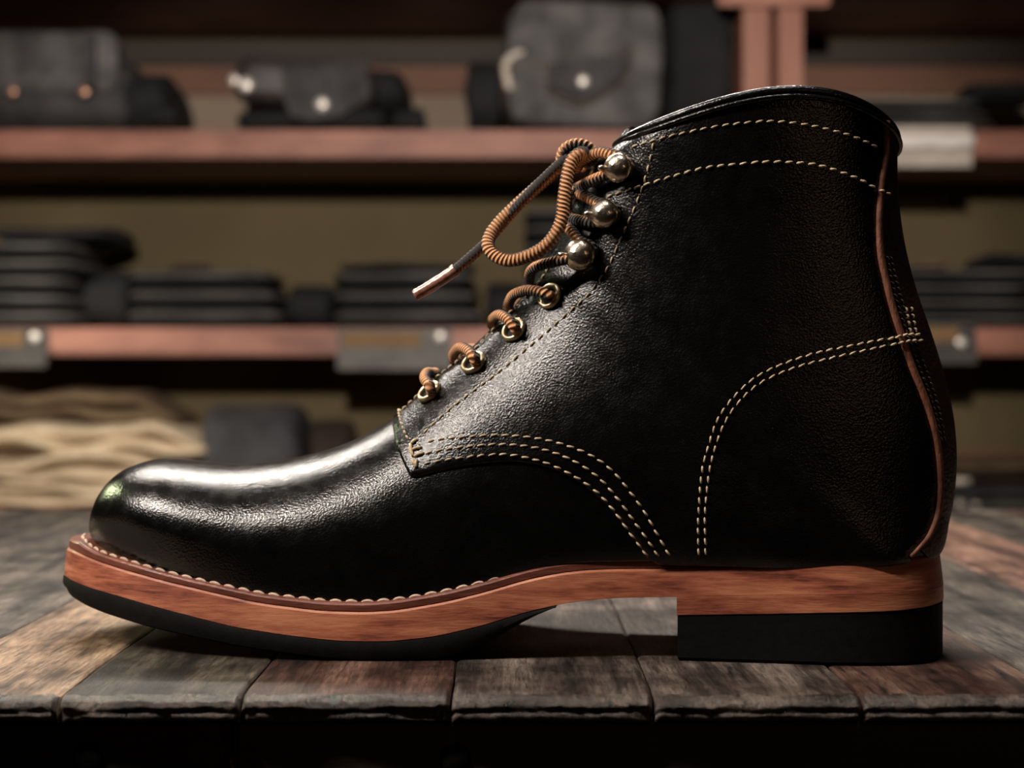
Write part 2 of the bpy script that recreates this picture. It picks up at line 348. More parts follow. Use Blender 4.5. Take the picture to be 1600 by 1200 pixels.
def stack(px0, px1, n, py_top, py_bot, where, d=.30, y0=None, mats=('denim_grey', 'denim_stack', 'denim_grey'), dx=.0):
    x0, x1 = SX(px0), SX(px1); z0 = SZ(py_bot); H = (py_bot-py_top)/KS; h = H/n; cy = (y0 or YS+.012)+d/2
    for i in range(n):
        lab = 'dark folded jeans, %s up in the stack %s' % (ORD[i], where) if 0 < i < n-1 else ('dark folded jeans, %s of the stack %s' % ('bottom' if i == 0 else 'top', where))
        ww = (x1-x0)*(1-.04*((i*7) % 3)); jeans((x0+x1)/2+dx*random.uniform(-1, 1)-(x1-x0-ww)/2, cy+.004*((i*5) % 3), z0+i*h, ww, d, h,
              mats[(i+n) % len(mats)], lab, 'jeans stacked '+where, i+px0*.1, 0, lobes=2 if h > .02 else 1)
stack(-95, 108, 5, 372, 512, 'furthest left on the middle shelf')
stack(190, 428, 3, 416, 512, 'second from the left')
stack(516, 752, 3, 418, 512, 'above the yellow card holder')
stack(822, 1060, 7, 318, 512, 'hidden behind the boot laces')
stack(1398, 1640, 4, 416, 505+7, 'right of the boot shaft')
stack(1262, 1572, 3, 148, 203, 'right of the paired posts')
# loose clothes lying on/behind those stacks, and dark fillers beside them
def lump(name, label, cat, cx, cy, z, w_, d, h, mat, seed, rz=0, amp=.01, lobes=1, extra=None, p=2.6, group=None, sag=0.0):
    t = thing(name, label, cat, (cx, cy, z), rz, group)
    vf = soft(w_, d, h, nx=24, lobes=lobes, seed=seed, amp=amp, p=p, sag=sag); mesh_obj('folded_cloth', vf[0], vf[1], M[mat], t)
    if extra: extra(t)
    return t
def dome_vf(x, y, z, r, flat=.5, u=14, v=8, ax='y'):
    bm = bmesh.new(); bmesh.ops.create_uvsphere(bm, u_segments=u, v_segments=v, radius=r)
    for q in bm.verts:
        c = q.co.copy(); q.co = (x+c.x, y+c.y*flat, z+c.z) if ax == 'y' else (x+c.x, y+c.y, z+c.z*flat)
    bm.verts.index_update(); o = ([q.co.copy() for q in bm.verts], [[q.index for q in f.verts] for f in bm.faces]); bm.free(); return o
def rivet(t, x, y, z, r, mat, name='rivet'):
    v, f = dome_vf(x, y, z, r, .4); return mesh_obj(name, v, f, M[mat], t)
lump('folded_shirt', 'rumpled dark shirt draped over the top of the tall left jeans stack', 'folded shirt', SX(60), YS+.17, SZ(372), .22, .24, .030, 'denim_black', 3)
lump('cloth_cap', 'small reddish cloth bundle behind the second jeans stack', 'cloth bundle', SX(262), YS+.20, SZ(420), .07, .10, .022, 'brown_cloth', 4)
lump('folded_shirt', 'thin dark shirt folded on top of the stack above the yellow card', 'folded shirt', SX(632), YS+.16, SZ(418), .25, .24, .014, 'denim_black', 5)
lump('folded_jeans', 'dark filler for the shaded side of the tall left jeans stack', 'folded jeans', SX(146), YS+.20, Z_MID, .085, .26, .115, 'cloth_side', 6)  # near-black lump stands in for the stack's shaded side faces
lump('folded_jeans', 'dark filler lump in the gap between second and third stacks', 'folded jeans', SX(472), YS+.20, Z_MID, .085, .26, .088, 'cloth_side', 8)  # near-black lump filling the gap
lump('folded_jeans', 'dark filler lump right of the third stack', 'folded jeans', SX(788), YS+.20, Z_MID, .07, .26, .092, 'cloth_side', 9)  # near-black lump filling the space beside the stack
lump('folded_scarf', 'tan folded scarf lying on the stack right of the boot heel', 'scarf', SX(1465), YS+.16, SZ(416), .10, .16, .018, 'khaki_dark', 10)
lump('folded_jeans', 'black folded garment heaped at the right end of the middle shelf stack', 'folded garment', SX(1604), YS+.14, SZ(416), .10, .20, .030, 'cloth_side', 11)
lump('flat_cap', 'black rounded cap on the flat jeans stack at the upper right', 'cap', SX(1590), YS+.14, SZ(148), .12, .15, .045, 'cloth_side', 12, p=2.2)
# denim jacket at upper left
def ex(t):
    vf = move(soft(.30, .05, .118, seed=21, amp=.004, p=4), -.01, -.135, .070); mesh_obj('chest_panel', vf[0], vf[1], M['denim_grey'], t)
    for i, x in enumerate((SX(17), SX(130))): rivet(t, x-SX(60), -.163, SZ(142)-Z_TOP, .009, 'copper')
    vf = move(soft(.018, .03, .10, seed=22, amp=.001), SX(140)-SX(60), -.162, .075); mesh_obj('placket', vf[0], vf[1], M['denim_mid'], t)
lump('denim_jacket', 'faded black denim jacket with copper rivets folded at the upper shelf left end', 'jacket', SX(60), YS+.17, Z_TOP, .31, .30, .155, 'denim_mid', 13, lobes=2, extra=ex)
lump('folded_jacket', 'black garment slumped right of the riveted denim jacket', 'folded garment', SX(212), YS+.17, Z_TOP, .085, .26, .125, 'cloth_side', 14)
lump('rolled_belt', 'small black roll between the denim jacket and the snap fastened jacket', 'cloth roll', SX(256), YS+.02, Z_TOP, .06, .12, .045, 'cloth_side', 15, p=2)
# snap fastened leather jacket
def ex(t):
    w0 = SX(480)
    vf = move(soft(.255, .05, .085, seed=31, amp=.004, p=3), SX(470)-w0, -.125, .050, ry=.06); mesh_obj('folded_flap', vf[0], vf[1], M['leather_bag'], t)
    pts = [(436, 100), (440, 150), (452, 178), (480, 186), (530, 178), (562, 160), (572, 135), (574, 95)]
    V = [(SX(a)-w0, -.156, SZ(b)-Z_TOP) for a, b in pts]+[(SX(a)-w0, -.146, SZ(b)-Z_TOP) for a, b in pts]; n = len(pts)
    Fc = [tuple(range(n)), tuple(range(n, 2*n))[::-1]]+[(i, (i+1) % n, n+(i+1) % n, n+i) for i in range(n)]
    mesh_obj('pocket_flap', V, Fc, M['denim_mid'], t, False)
    rivet(t, SX(502)-w0, -.160, SZ(161)-Z_TOP, .0125, 'snap', 'snap_button')
    rivet(t, SX(381)-w0, -.150, SZ(129)-Z_TOP, .0135, 'snap', 'snap_button'); rivet(t, SX(362)-w0, -.140, SZ(120)-Z_TOP, .011, 'snap', 'snap_button')
lump('leather_jacket', 'black leather jacket folded with three bright snap buttons', 'jacket', SX(480), YS+.17, Z_TOP, .275, .28, .055, 'cloth_side', 16, extra=ex)
lump('folded_jacket', 'black garment bundled on top of the snap buttoned leather jacket', 'folded garment', SX(512), YS+.21, Z_TOP+.056, .265, .20, .088, 'cloth_side', 17, amp=.012)
lump('rolled_belt', 'small black roll at the right end of the snap buttoned leather jacket', 'cloth roll', SX(634), YS+.12, Z_TOP, .060, .14, .056, 'cloth_side', 18, p=2)
# big denim jacket
def ex(t):
    w0 = SX(912)
    vf = move(soft(.285, .06, .235, seed=41, amp=.007, p=3.4), 0, -.135, .012, ry=.03); mesh_obj('chest_panel', vf[0], vf[1], M['denim_grey'], t)
    pts = [(856, 98), (856, 136), (885, 146), (913, 158), (940, 144), (975, 118), (985, 92), (985, 80)]
    V = [(SX(a)-w0, -.178, SZ(b)-Z_TOP) for a, b in pts]+[(SX(a)-w0, -.160, SZ(b)-Z_TOP) for a, b in pts]; n = len(pts)
    Fc = [tuple(range(n)), tuple(range(n, 2*n))[::-1]]+[(i, (i+1) % n, n+(i+1) % n, n+i) for i in range(n)]
    mesh_obj('pocket_flap', V, Fc, M['denim_mid'], t, False)
    P = crs([(SX(a)-w0, -.172, SZ(b)-Z_TOP) for a, b in ((856, 98), (856, 138), (913, 160), (975, 120), (990, 78))], 6)
    v, f = tube_vf(P, .002, 6); mesh_obj('flap_stitching', v, f, M['khaki_dark'], t)
    P = crs([(SX(a)-w0, -.168, SZ(b)-Z_TOP) for a, b in ((790, 105), (860, 97), (940, 88), (985, 74))], 6)
    v, f = tube_vf(P, .002, 6); mesh_obj('yoke_seam', v, f, M['khaki_dark'], t)
    rivet(t, SX(911)-w0, -.182, SZ(127)-Z_TOP, .011, 'snap', 'button')
    P = crs([(SX(a)-w0, -.160, SZ(b)-Z_TOP) for a, b in ((818, 78), (800, 84), (790, 98), (792, 120), (797, 136))], 5)
    v, f = tube_vf(P, .007, 8); mesh_obj('worn_collar_edge', v, f, M['tag'], t)
lump('denim_jacket', 'large grey denim jacket with a buttoned pocket flap, folded above the laces', 'jacket', SX(912), YS+.18, Z_TOP, .29, .30, .26, 'denim_mid', 19, extra=ex, amp=.008)
lump('folded_jacket', 'black garment standing left of the large grey denim jacket', 'folded garment', SX(755), YS+.19, Z_TOP, .065, .26, .155, 'cloth_side', 20)
lump('folded_jacket', 'black garment filling the gap between the large denim jacket and the posts', 'folded garment', SX(1104), YS+.19, Z_TOP, .12, .28, .30, 'cloth_side', 23)
# lower shelf: khaki heap
for i, (px, py0, h, w_, mat, yy, lab) in enumerate((
        (130, 801, .050, .40, 'khaki', .13, 'pale khaki folded trousers at the bottom of the heap left of the toe'),
        (112, 760, .052, .42, 'khaki', .14, 'pale khaki folded trousers in the middle of the heap left of the toe'),
        (125, 716, .062, .46, 'khaki', .17, 'khaki trousers folded third up in the heap left of the toe'),
        (95, 668, .060, .40, 'khaki_dark', .19, 'brown cotton garment on top of the khaki heap'))):
    t = thing('folded_trousers', lab, 'folded trousers', (SX(px), YS+yy, SZ(py0)+(.001 if i else 0)), (-.05, .04, -.03, .06)[i], 'heap of folded trousers on the low shelf')
    for k in range(2):                                                   # two wavy folded layers with rounded front edges
        vf = soft(w_*(1-.06*k), .24, h*.56, nx=40, lobes=1, seed=60+i*7+k*3, amp=.010, p=2.2)
        out = []
        for (x, y, z) in vf[0]:
            wv = .55*h*(noise.noise(Vector((x*7+i*3.3, k*4.1, i)))+.15)
            edge = max(0, abs(x)/(w_/2)-.55); out.append((x, y-.012*math.sin(x*16+i*2+k), max(0, z+k*h*.46+max(-.2*h, wv)*(1 if (i or k) else .4)-edge*h*.8*(1 if x > 0 else .2)*(k+(i > 0)))))
        mesh_obj('folded_cloth', out, vf[1], M[mat], t)
lump('slate_trousers', 'slate grey trousers slumped between the khaki heap and the boot toe', 'folded trousers', SX(378), YS+.17, Z_LOW, .185, .26, .195, 'navy', 70, amp=.012, p=2.1)
lump('brown_garment', 'dark brown garment peeking out right of the slate trousers', 'folded garment', SX(500), YS+.20, Z_LOW, .085, .22, .165, 'brown_cloth', 71, amp=.01, p=2.1)
# lower shelf right: dark pile with tags
for i in range(4):
    t = lump('folded_shirt', ['grey shirt at the bottom of the pile right of the boot heel', 'charcoal shirt second up with a pale tag, right of the boot heel', 'dark shirt third up in the pile right of the boot heel', 'brown shirt on top of the pile right of the boot heel'][i],
         'folded shirt', SX(1575), YS+.15, Z_LOW+.001+i*.023, .36-.03*i, .26, .0222, ['denim_grey', 'denim_mid', 'brown_cloth', 'khaki_dark'][i], 80+i, amp=.004, lobes=1, group='shirts piled on the low shelf at right')
    for (px, py, w_, h, ii) in ((1505, 753, .034, .011, 2), (1503, 789, .012, .013, 0), (1528, 791, .012, .010, 0)):
        if ii == i:
            v, f = box_vf(-w_/2, w_/2, -.006, .0, -h/2, h/2, .002); mm = move((v, f), SX(px)-SX(1575), -.135, SZ(py)-(Z_LOW+i*.023)); mesh_obj('paper_tag', mm[0], mm[1], M['tag'], t)
# ================================================================== WORKBENCH
bench = thing('workbench', 'worn plank-topped wooden workbench carrying the boot', 'workbench', (0, .235, FL))
YF, YK, TP = -.083, .545, .0078
SEAMS = [-.62, -.555, -.49, -.43, -.365, -.30, -.2345, -.188, -.1365, -.081, -.0185, .0425, .1045, .1665, .230, .2925, .352, .415, .475, .54, .60]
KIND = ['grey', 'dark', 'grey', 'tan', 'dark', 'grey', 'grey', 'tan', 'dark', 'red', 'mixed', 'mixed', 'red', 'grey', 'salmon', 'grey', 'red', 'grey', 'dark', 'tan']
def plank(i, x0, x1, kind):
    hi = -.25 < x0 < .25; nx = 44 if hi else 14
    prof = []                                             # (y, z) profile: back bottom -> top -> rounded worn front -> bottom front
    prof += [(YK, -TP), (YK, -.002), (YK-.001, -.0004), (YK-.004, 0)]
    for y in np.linspace(YK-.03, YF+.030, 26 if hi else 8): prof.append((y, 0))
    for y in np.linspace(YF+.027, YF+.007, 14 if hi else 3): prof.append((y, -.0000))
    for a in np.linspace(0, 1.35, 12 if hi else 6): prof.append((YF+.0055-.0055*math.sin(a), -.0032*(1-math.cos(a))*1.25))
    prof += [(YF+.0008, -.0040), (YF+.0012, -.0046), (YF+.0003, -.0052), (YF+.0002, -.0064), (YF+.0012, -.0074), (YF+.004, -TP)]
    V, Fc = [], []; g = .00035; m = len(prof)
    for k in range(nx+1):
        u = k/nx; u = u+.75*(-math.sin(2*PI*u)/(2*PI)); e = min(u, 1-u)*(x1-x0)
        for j, (y, z) in enumerate(prof):
            wob = .0009*noise.noise(Vector((0, y*22, (i if u < .5 else i+1)*5.3)))*(max(0, 1-2*min(u, 1-u)*3))
            x = x0+g+(x1-x0-2*g)*u+wob
            zz, yy = z, y
            if y < YK-.002:
                zz -= .0006*max(0, 1-e/.0012)                                # softened long edges
                fr = max(0, 1-(y-YF)/.03)
                n1 = noise.noise(Vector((x*90, y*90+i*3, z*140))); n2 = noise.noise(Vector((x*420, y*260, z*500+i)))
                n3 = noise.noise(Vector((x*28+i*9, 3.1, 0)))
                dent = max(0, n3-.28)*2.2
                yy += fr*(.0011*n1+.0007*n2+.0030*dent)*(1 if j > 6 else 0)
                if -.0056 < z < -.0038: yy -= .0010*max(0, noise.noise(Vector((x*35, 8.2, i)))+.1)
                if abs(z) < .006 and j > 4: zz += fr*(.0004*n1+.00035*n2-.0012*dent)
                yy += fr*.0030*max(0, 1-e/.0013)*(.25+1.5*abs(n1))               # splintered corners at the seams
                zz -= fr*.0006*max(0, 1-e/.0012)
                if -.0066 < z < -.0050: yy += fr*.0022*max(0, noise.noise(Vector((x*55, 2.7, i)))+.05)
                if z < -.0062: zz -= .0008*n1+.0006*n3
            V.append((x, yy-.235, min(zz, .00002)-FL))
    for k in range(nx):
        for j in range(m): Fc.append((k*m+j, k*m+(j+1) % m, (k+1)*m+(j+1) % m, (k+1)*m+j))
    Fc += [tuple(range(m))[::-1], tuple(nx*m+j for j in range(m))]
    n_r = 12 if hi else 6; j0 = m-6-n_r+1; mi = []
    for k in range(nx):
        js = j0+1+int(round(2.2*noise.noise(Vector((k*.35, i*3.1, 5.5)))+1.5*noise.noise(Vector((k*1.3, i*2.1, 1.5)))))
        for j in range(m): mi.append(1 if js <= j <= m-2 else 0)
    return mesh_obj('plank', V, Fc, None, bench, mats=[WOODS[kind][i % 3], NOSE[i % 3]], midx=mi+[0, 0])
for i in range(len(SEAMS)-1): plank(i, SEAMS[i], SEAMS[i+1], KIND[i])
def bpart(name, x0, x1, y0, y1, z0, z1, mat, bev=.002):
    v, f = box_vf(x0, x1, y0-.235, y1-.235, z0-FL, z1-FL, bev); return mesh_obj(name, v, f, M[mat], bench, False)
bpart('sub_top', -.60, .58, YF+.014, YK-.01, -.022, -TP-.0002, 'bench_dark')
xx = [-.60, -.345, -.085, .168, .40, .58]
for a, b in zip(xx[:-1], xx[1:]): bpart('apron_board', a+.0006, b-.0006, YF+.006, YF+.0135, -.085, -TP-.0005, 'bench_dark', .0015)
for (a, c) in ((-.128, -.020), (.083-.10, -.020), (.062, -.028)):
    v, f = dome_vf(a, YF+.0060-.235, c-FL, .005, .3); mesh_obj('bolt_head', v, f, M['rubber'], bench)
for sx in (-.57, .52):
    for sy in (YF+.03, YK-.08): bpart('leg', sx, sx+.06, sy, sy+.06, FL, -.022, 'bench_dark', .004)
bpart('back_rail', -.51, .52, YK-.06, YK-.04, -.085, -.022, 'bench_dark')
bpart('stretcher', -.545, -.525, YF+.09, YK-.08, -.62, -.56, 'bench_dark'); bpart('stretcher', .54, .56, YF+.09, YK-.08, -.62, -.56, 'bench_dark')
# ================================================================== BOOT
boot = thing('lace_up_boot', 'black leather lace-up ankle boot with orange-brown stacked sole', 'boot', (0, 0, 0))
def cfun(X): return .122*(.11-np.asarray(X, float))
NEAR = np.array([(-.168, 0), (-.1675, .006), (-.165, .014), (-.158, .0245), (-.145, .035), (-.125, .043), (-.10, .0475), (-.07, .049),
                 (-.04, .0465), (0, .039), (.04, .0345), (.08, .035), (.11, .0365), (.13, .033), (.142, .025), (.1485, .012), (.150, 0)])
full = np.vstack([NEAR[:0:-1]*[1, -1], NEAR, NEAR[-2:0:-1]*[1, -1]])
FP = crs(full, 14); i0 = (len(NEAR)-1)*14; OUT = FP[i0:i0+(len(NEAR)-1)*14+1]; OUT[0, 1] = OUT[-1, 1] = 0
OUT = resample(OUT, n=420)
def inset_curve(ins):
    T = np.gradient(OUT, axis=0); T /= np.linalg.norm(T, axis=1)[:, None]; N = np.stack([T[:, 1], -T[:, 0]], 1)   # points inward for near side
    N[0] = (1, 0); N[-1] = (-1, 0)
    k = np.asarray(ins(OUT[:, 0]) if callable(ins) else ins)
    Q = OUT+N*(k[:, None] if k.ndim else k); Q[:, 1] = np.maximum(Q[:, 1], 0); Q[0, 1] = Q[-1, 1] = 0; return Q
def hw(curve):
    o = np.maximum.accumulate(curve[:, 0]); return lambda X: np.interp(X, o, curve[:, 1])
n_out = hw(OUT)
FEA = inset_curve(lambda X: np.interp(X, [-.168, -.15, -.12, 0, .05, .15], [.0125, .0095, .0065, .0055, .004, .0035]))
n_fea = hw(FEA)
def px2X(px, hf):
    X = (px-800)*DC/F
    for _ in range(60): X = .5*X+.5*(px-800)*(DC+float(cfun(X))-float(hf(X)))/F
    return X
def level(L, hf=n_out):
    xs, zs = [], []
    for px, py in L:
        X = px2X(px, hf); Y = float(cfun(X))-float(hf(X)); xs.append(X); zs.append(HC-(py-590)*(DC+Y)/F)
    xs, zs = np.array(xs), np.array(zs); o = np.argsort(xs); xs, zs = xs[o], zs[o]
    g = np.linspace(xs[0], xs[-1], 400); zg = np.interp(g, xs, zs); k = np.hanning(23); k /= k.sum()
    zg = np.convolve(np.pad(zg, 11, mode='reflect', reflect_type='odd'), k, 'valid')
    return lambda X: np.interp(X, g, zg)
WT = level([(118, 848), (130, 857), (155, 867), (187, 877), (213, 885), (247, 895), (313, 911), (400, 930), (500, 942), (569, 944), (620, 940), (700, 926), (760, 911),
            (820, 893), (860, 884), (900, 879), (960, 876), (1040, 875), (1120, 877), (1160, 884), (1250, 880), (1300, 878), (1400, 874), (1466, 866)])
MT = level([(113, 862), (130, 870), (180, 888), (247, 907), (313, 923), (400, 943), (500, 956), (569, 958), (620, 955), (700, 941), (760, 926), (820, 908), (860, 899),
            (900, 893), (960, 890), (1040, 890), (1100, 889), (1150, 885), (1250, 880), (1300, 878), (1400, 874), (1466, 866)])
MBt = level([(105, 903), (130, 915), (180, 930), (230, 945), (290, 961), (365, 980), (455, 994), (530, 1002), (605, 1003), (680, 995), (753, 978), (820, 957), (887, 942),
             (953, 935), (1053, 933), (1200, 930), (1466, 918)])
RB0 = level([(102, 922), (107, 933), (130, 947), (180, 966), (230, 981), (262, 989), (394, 1016), (480, 1028), (569, 1036), (620, 1038), (680, 1034), (733, 1019), (780, 996), (807, 979), (840, 962), (870, 950)])
def RB(X): return np.maximum(RB0(X), 0.0)
HB = level([(1040, 963), (1057, 962), (1200, 960), (1300, 958), (1400, 955), (1465, 944)])
def slab(name, mat, rings, x0=-1, x1=1, label=None):
    """rings: list of (inset, zfunc) from the top rim down to the bottom rim; capped top and bottom"""
    n = len(OUT); sel = np.where((OUT[:, 0] >= x0) & (OUT[:, 0] <= x1))[0]; V, Fc = [], []; m = len(sel)
    for ins, zf in rings:
        Q = inset_curve(ins)[sel].copy()
        if x0 > -1: Q[0, 0] = x0+(.0006 if ins > .0006 else 0)
        if x1 < 1: Q[-1, 0] = x1
        z = zf(Q[:, 0])
        for s in (-1, 1):
            for k in range(m): V.append((Q[k, 0]+.122*(1+s)*Q[k, 1], float(cfun(Q[k, 0]))+s*Q[k, 1], z[k]))
    def idx(r, s, k): return r*2*m+(m if s > 0 else 0)+k
    R = len(rings)
    for r in range(R-1):
        for k in range(m-1):
            Fc.append((idx(r, -1, k), idx(r+1, -1, k), idx(r+1, -1, k+1), idx(r, -1, k+1)))
            Fc.append((idx(r, 1, k+1), idx(r+1, 1, k+1), idx(r+1, 1, k), idx(r, 1, k)))
        Fc.append((idx(r, 1, 0), idx(r+1, 1, 0), idx(r+1, -1, 0), idx(r, -1, 0)))
        Fc.append((idx(r, -1, m-1), idx(r+1, -1, m-1), idx(r+1, 1, m-1), idx(r, 1, m-1)))
    for k in range(m-1):
        Fc.append((idx(0, -1, k), idx(0, -1, k+1), idx(0, 1, k+1), idx(0, 1, k)))
        Fc.append((idx(R-1, -1, k+1), idx(R-1, -1, k), idx(R-1, 1, k), idx(R-1, 1, k+1)))
    bm = bmesh.new(); vs = [bm.verts.new(v) for v in V]
    for f in Fc:
        try: bm.faces.new([vs[i] for i in f])
        except ValueError: pass
    bmesh.ops.remove_doubles(bm, verts=bm.verts, dist=1e-7); bmesh.ops.recalc_face_normals(bm, faces=bm.faces)
    bm.verts.index_update(); vv = [v.co.copy() for v in bm.verts]; ff = [[v.index for v in f.verts] for f in bm.faces]; bm.free()
    o = mesh_obj(name, vv, ff, mat, boot, True, label=label); m = o.modifiers.new('split', 'EDGE_SPLIT'); m.split_angle = math.radians(28); return o
XE = px2X(1158, n_out); XH = px2X(1057.5, n_out); XR = px2X(868, n_out)
def lerpz(a, b, t): return lambda X: a(X)*(1-t)+b(X)*t
taper = lambda X: np.clip((XE-X)/.004, 0, 1)
slab('welt', M['welt'], [(.0060, lambda X: WT(X)-.0000), (.0040, WT), (.0030, lambda X: WT(X)-.0003), (.0024, lambda X: WT(X)-.0009), (.0024, lambda X: np.minimum(MT(X)+.0002, WT(X)-.0009))], x1=XE, label='reddish-brown leather welt')
slab('midsole', M['midsole'], [(.0032, lambda X: MT(X)), (.0022, lambda X: MT(X)-.0002), (.0016, lambda X: MT(X)-.0008), (.0010, lerpz(MT, MBt, .5)), (.0004, lambda X: MBt(X)+.0001), (.0005, lambda X: MBt(X))], label='orange-brown stacked leather midsole')
slab('heel_stack', M['midsole'], [(.0006, lambda X: MBt(X)+.00005), (.0004, lambda X: MBt(X)-.0001), (.0003, lambda X: HB(X)+.0002), (.0006, HB)], x0=XH, label='orange-brown stacked leather heel layer')
slab('heel_rubber', M['rubber'], [(.0010, lambda X: HB(X)), (.0006, lambda X: HB(X)-.0005), (.0006, lambda X: 0*X+.0012), (.0012, lambda X: 0*X+.0002), (.0018, lambda X: 0*X)], x0=XH+.0003, label='black rubber heel block')
slab('outsole', M['rubber'], [(.0006, lambda X: np.maximum(MBt(X), RB(X)+.0002)), (.0002, lambda X: np.maximum(MBt(X)-.0008, RB(X)+.0001)), (.0000, lerpz(MBt, RB, .55)), (.0006, lambda X: RB(X)+.0008), (.0022, lambda X: RB(X)), (.006, lambda X: RB(X))], x1=XR, label='black rubber forefoot outsole')
# ---- upper surface --------------------------------------------------------------------------------
ROWS = [  # A px, B px, k (bulge over feather) or absolute w, gamma, eB, eA, bulge px
 ((150.5, 846), (150, 842), 1.0, 1.0, .8, .8, 0), ((153, 0), (149.5, 818), 1.0, 1.0, .8, .8, 0), ((160, 0), (153, 795), 1.0, 1.05, .8, .8, 0),
 ((176, 0), (165, 767), 1.01, 1.1, .8, .8, 0), ((205, 0), (187, 741), 1.02, 1.2, .8, .8, 0), ((248, 0), (217, 724.5), 1.03, 1.3, .82, .8, 0),
 ((308, 0), (255, 717), 1.03, 1.35, .85, .8, 0), ((380, 0), (310, 721), 1.03, 1.4, .88, .8, 0), ((455, 0), (372, 725), 1.03, 1.4, .90, .8, 0),
 ((540, 0), (455, 716), 1.04, 1.35, .92, .8, 0), ((640, 0), (540, 693), 1.05, 1.3, .90, .8, 0), ((750, 0), (622, 648), 1.08, 1.30, .95, .8, 0),
 ((870, 0), (685, 590), 1.16, 1.32, 1.02, .8, 0), ((990, 0), (737, 546), 1.20, 1.32, 1.06, .8, 0), ((1110, 0), (780, 505), 1.18, 1.30, 1.06, .8, 0),
 ((1230, 0), (811, 472), 1.14, 1.26, 1.04, .75, 0), ((1330, 0), (832, 440), 1.10, 1.2, 1.0, .7, 0), ((1400, 0), (845, 415), 0.0365, 1.15, .97, .65, 0),
 ((1440, 864), (857, 393), .0365, 1.1, .94, .6, 0), ((1466, 808), (868, 372), .0365, 1.06, .90, .6, 0), ((1477, 735), (879, 352), .0362, 1.03, .86, .6, 0),
 ((1475, 665), (889, 334), .0360, 1.0, .82, .6, 0), ((1461, 597), (899, 316), .0360, 1.0, .79, .6, 0), ((1441, 532), (910, 298), .0362, 1.0, .76, .6, 4),
 ((1417, 463), (922, 278), .0368, 1.0, .73, .62, 14), ((1398, 393), (936, 258), .0378, 1.0, .70, .62, 28), ((1387, 318), (949, 248), .0390, 1.0, .66, .62, 45), ((1385, 240), (962, 239), .0400, 1.0, .66, .62, 62)]
K = []
for i, (A, B, kw, gam, eB, eA, bu) in enumerate(ROWS):
    if A[1] == 0:
        XA = px2X(A[0], n_fea); ZA = float(WT(XA))-.0012; a = float(n_fea(XA))
    else:
        XA = (A[0]-800)*(DC+.0)/F
        for _ in range(20): XA = (A[0]-800)*(DC+float(cfun(XA)))/F
        ZA = HC-(A[1]-590)*(DC+float(cfun(XA)))/F; a = 0 if i > 5 else .001
        if i == 18: ZA = float(WT(.14))-.001; a = .010
    XB = 0.
    for _ in range(20): XB = (B[0]-800)*(DC+float(cfun(XB)))/F
    ZB = HC-(B[1]-590)*(DC+float(cfun(XB)))/F
    wv = kw if kw < .5 else max(a*kw, .0008)
    if i == 0: wv = a = .0006
    K.append((XA, ZA, XB, ZB, a, wv, gam, eB, eA, bu*DC/F))
K = np.array(K); NR = len(K)-1
def surf0(u, th, side):
    u, th = np.broadcast_arrays(np.asarray(u, float), np.asarray(th, float)); k = crs(K, t=u)
    XA, ZA, XB, ZB, a, wv, gam, eB, eA, bu = [k[..., j] for j in range(10)]
    a = np.maximum(a, 0); s = np.clip((1-np.cos(th))/2, 0, 1)**gam; sn = np.clip(np.sin(th), 1e-9, 1)
    lo = a+(wv-a)*sn**eA; hi = wv*sn**eB; y = np.where(th < PI/2, lo, hi)
    X = XA+(XB-XA)*s; Z = ZA+(ZB-ZA)*s+bu*np.sin(PI*np.clip(s, 0, 1)**.75)
    return np.stack([X+.122*(1+side)*y, cfun(X)+side*y, Z], -1)
def surf(u, th, side=-1, off=0.0):
    P = surf0(u, th, side)
    e = 2e-3; du = surf0(np.clip(np.asarray(u)+.02, 0, NR), th, side)-surf0(np.clip(np.asarray(u)-.02, 0, NR), th, side)
    th_ = np.asarray(th, float); dt = surf0(u, np.clip(th_+e, 0, PI), side)-surf0(u, np.clip(th_-e, 0, PI), side)
    N = np.cross(du, dt)*(1 if side > 0 else -1); N /= np.linalg.norm(N, axis=-1)[..., None]+1e-15
    return P+N*off*SGN, N*SGN
SGN = 1.0
_t = surf(14.0, 1.2, -1)[1]; SGN = -1.0 if _t[1] > 0 else 1.0
NU, NT = NR*9, 72
uu = np.linspace(0, NR, NU+1); tt = np.linspace(0, PI, NT+1)
GU, GT = np.meshgrid(uu, tt, indexing='ij')
near = surf0(GU, GT, -1); far = surf0(GU, GT, 1)
def gridfaces(nu, nt, o=0, flip=False):
    F_ = []
    for i in range(nu):
        for j in range(nt):
            a, b, c, d = o+i*(nt+1)+j, o+(i+1)*(nt+1)+j, o+(i+1)*(nt+1)+j+1, o+i*(nt+1)+j+1
            F_.append((a, d, c, b) if flip else (a, b, c, d))
    return F_
def weld(V, Fc, dist=2e-6):
    bm = bmesh.new(); vs = [bm.verts.new(v) for v in V]
    for f in Fc:
        try: bm.faces.new([vs[i] for i in f])
        except ValueError: pass
    bmesh.ops.remove_doubles(bm, verts=bm.verts, dist=dist); bmesh.ops.recalc_face_normals(bm, faces=bm.faces)
    bm.verts.index_update(); r = ([v.co.copy() for v in bm.verts], [[v.index for v in f.verts] for f in bm.faces]); bm.free(); return r
nv = (NU+1)*(NT+1)
V, Fc = weld(np.vstack([near.reshape(-1, 3), far.reshape(-1, 3)]), gridfaces(NU, NT)+gridfaces(NU, NT, nv, True))
mesh_obj('vamp', V, Fc, M['leather'], boot)
gf = gridfaces(NU, NT); BV = BVHTree.FromPolygons([tuple(p) for p in near.reshape(-1, 3)], gf)
CAM = Vector((0, -DC, HC))
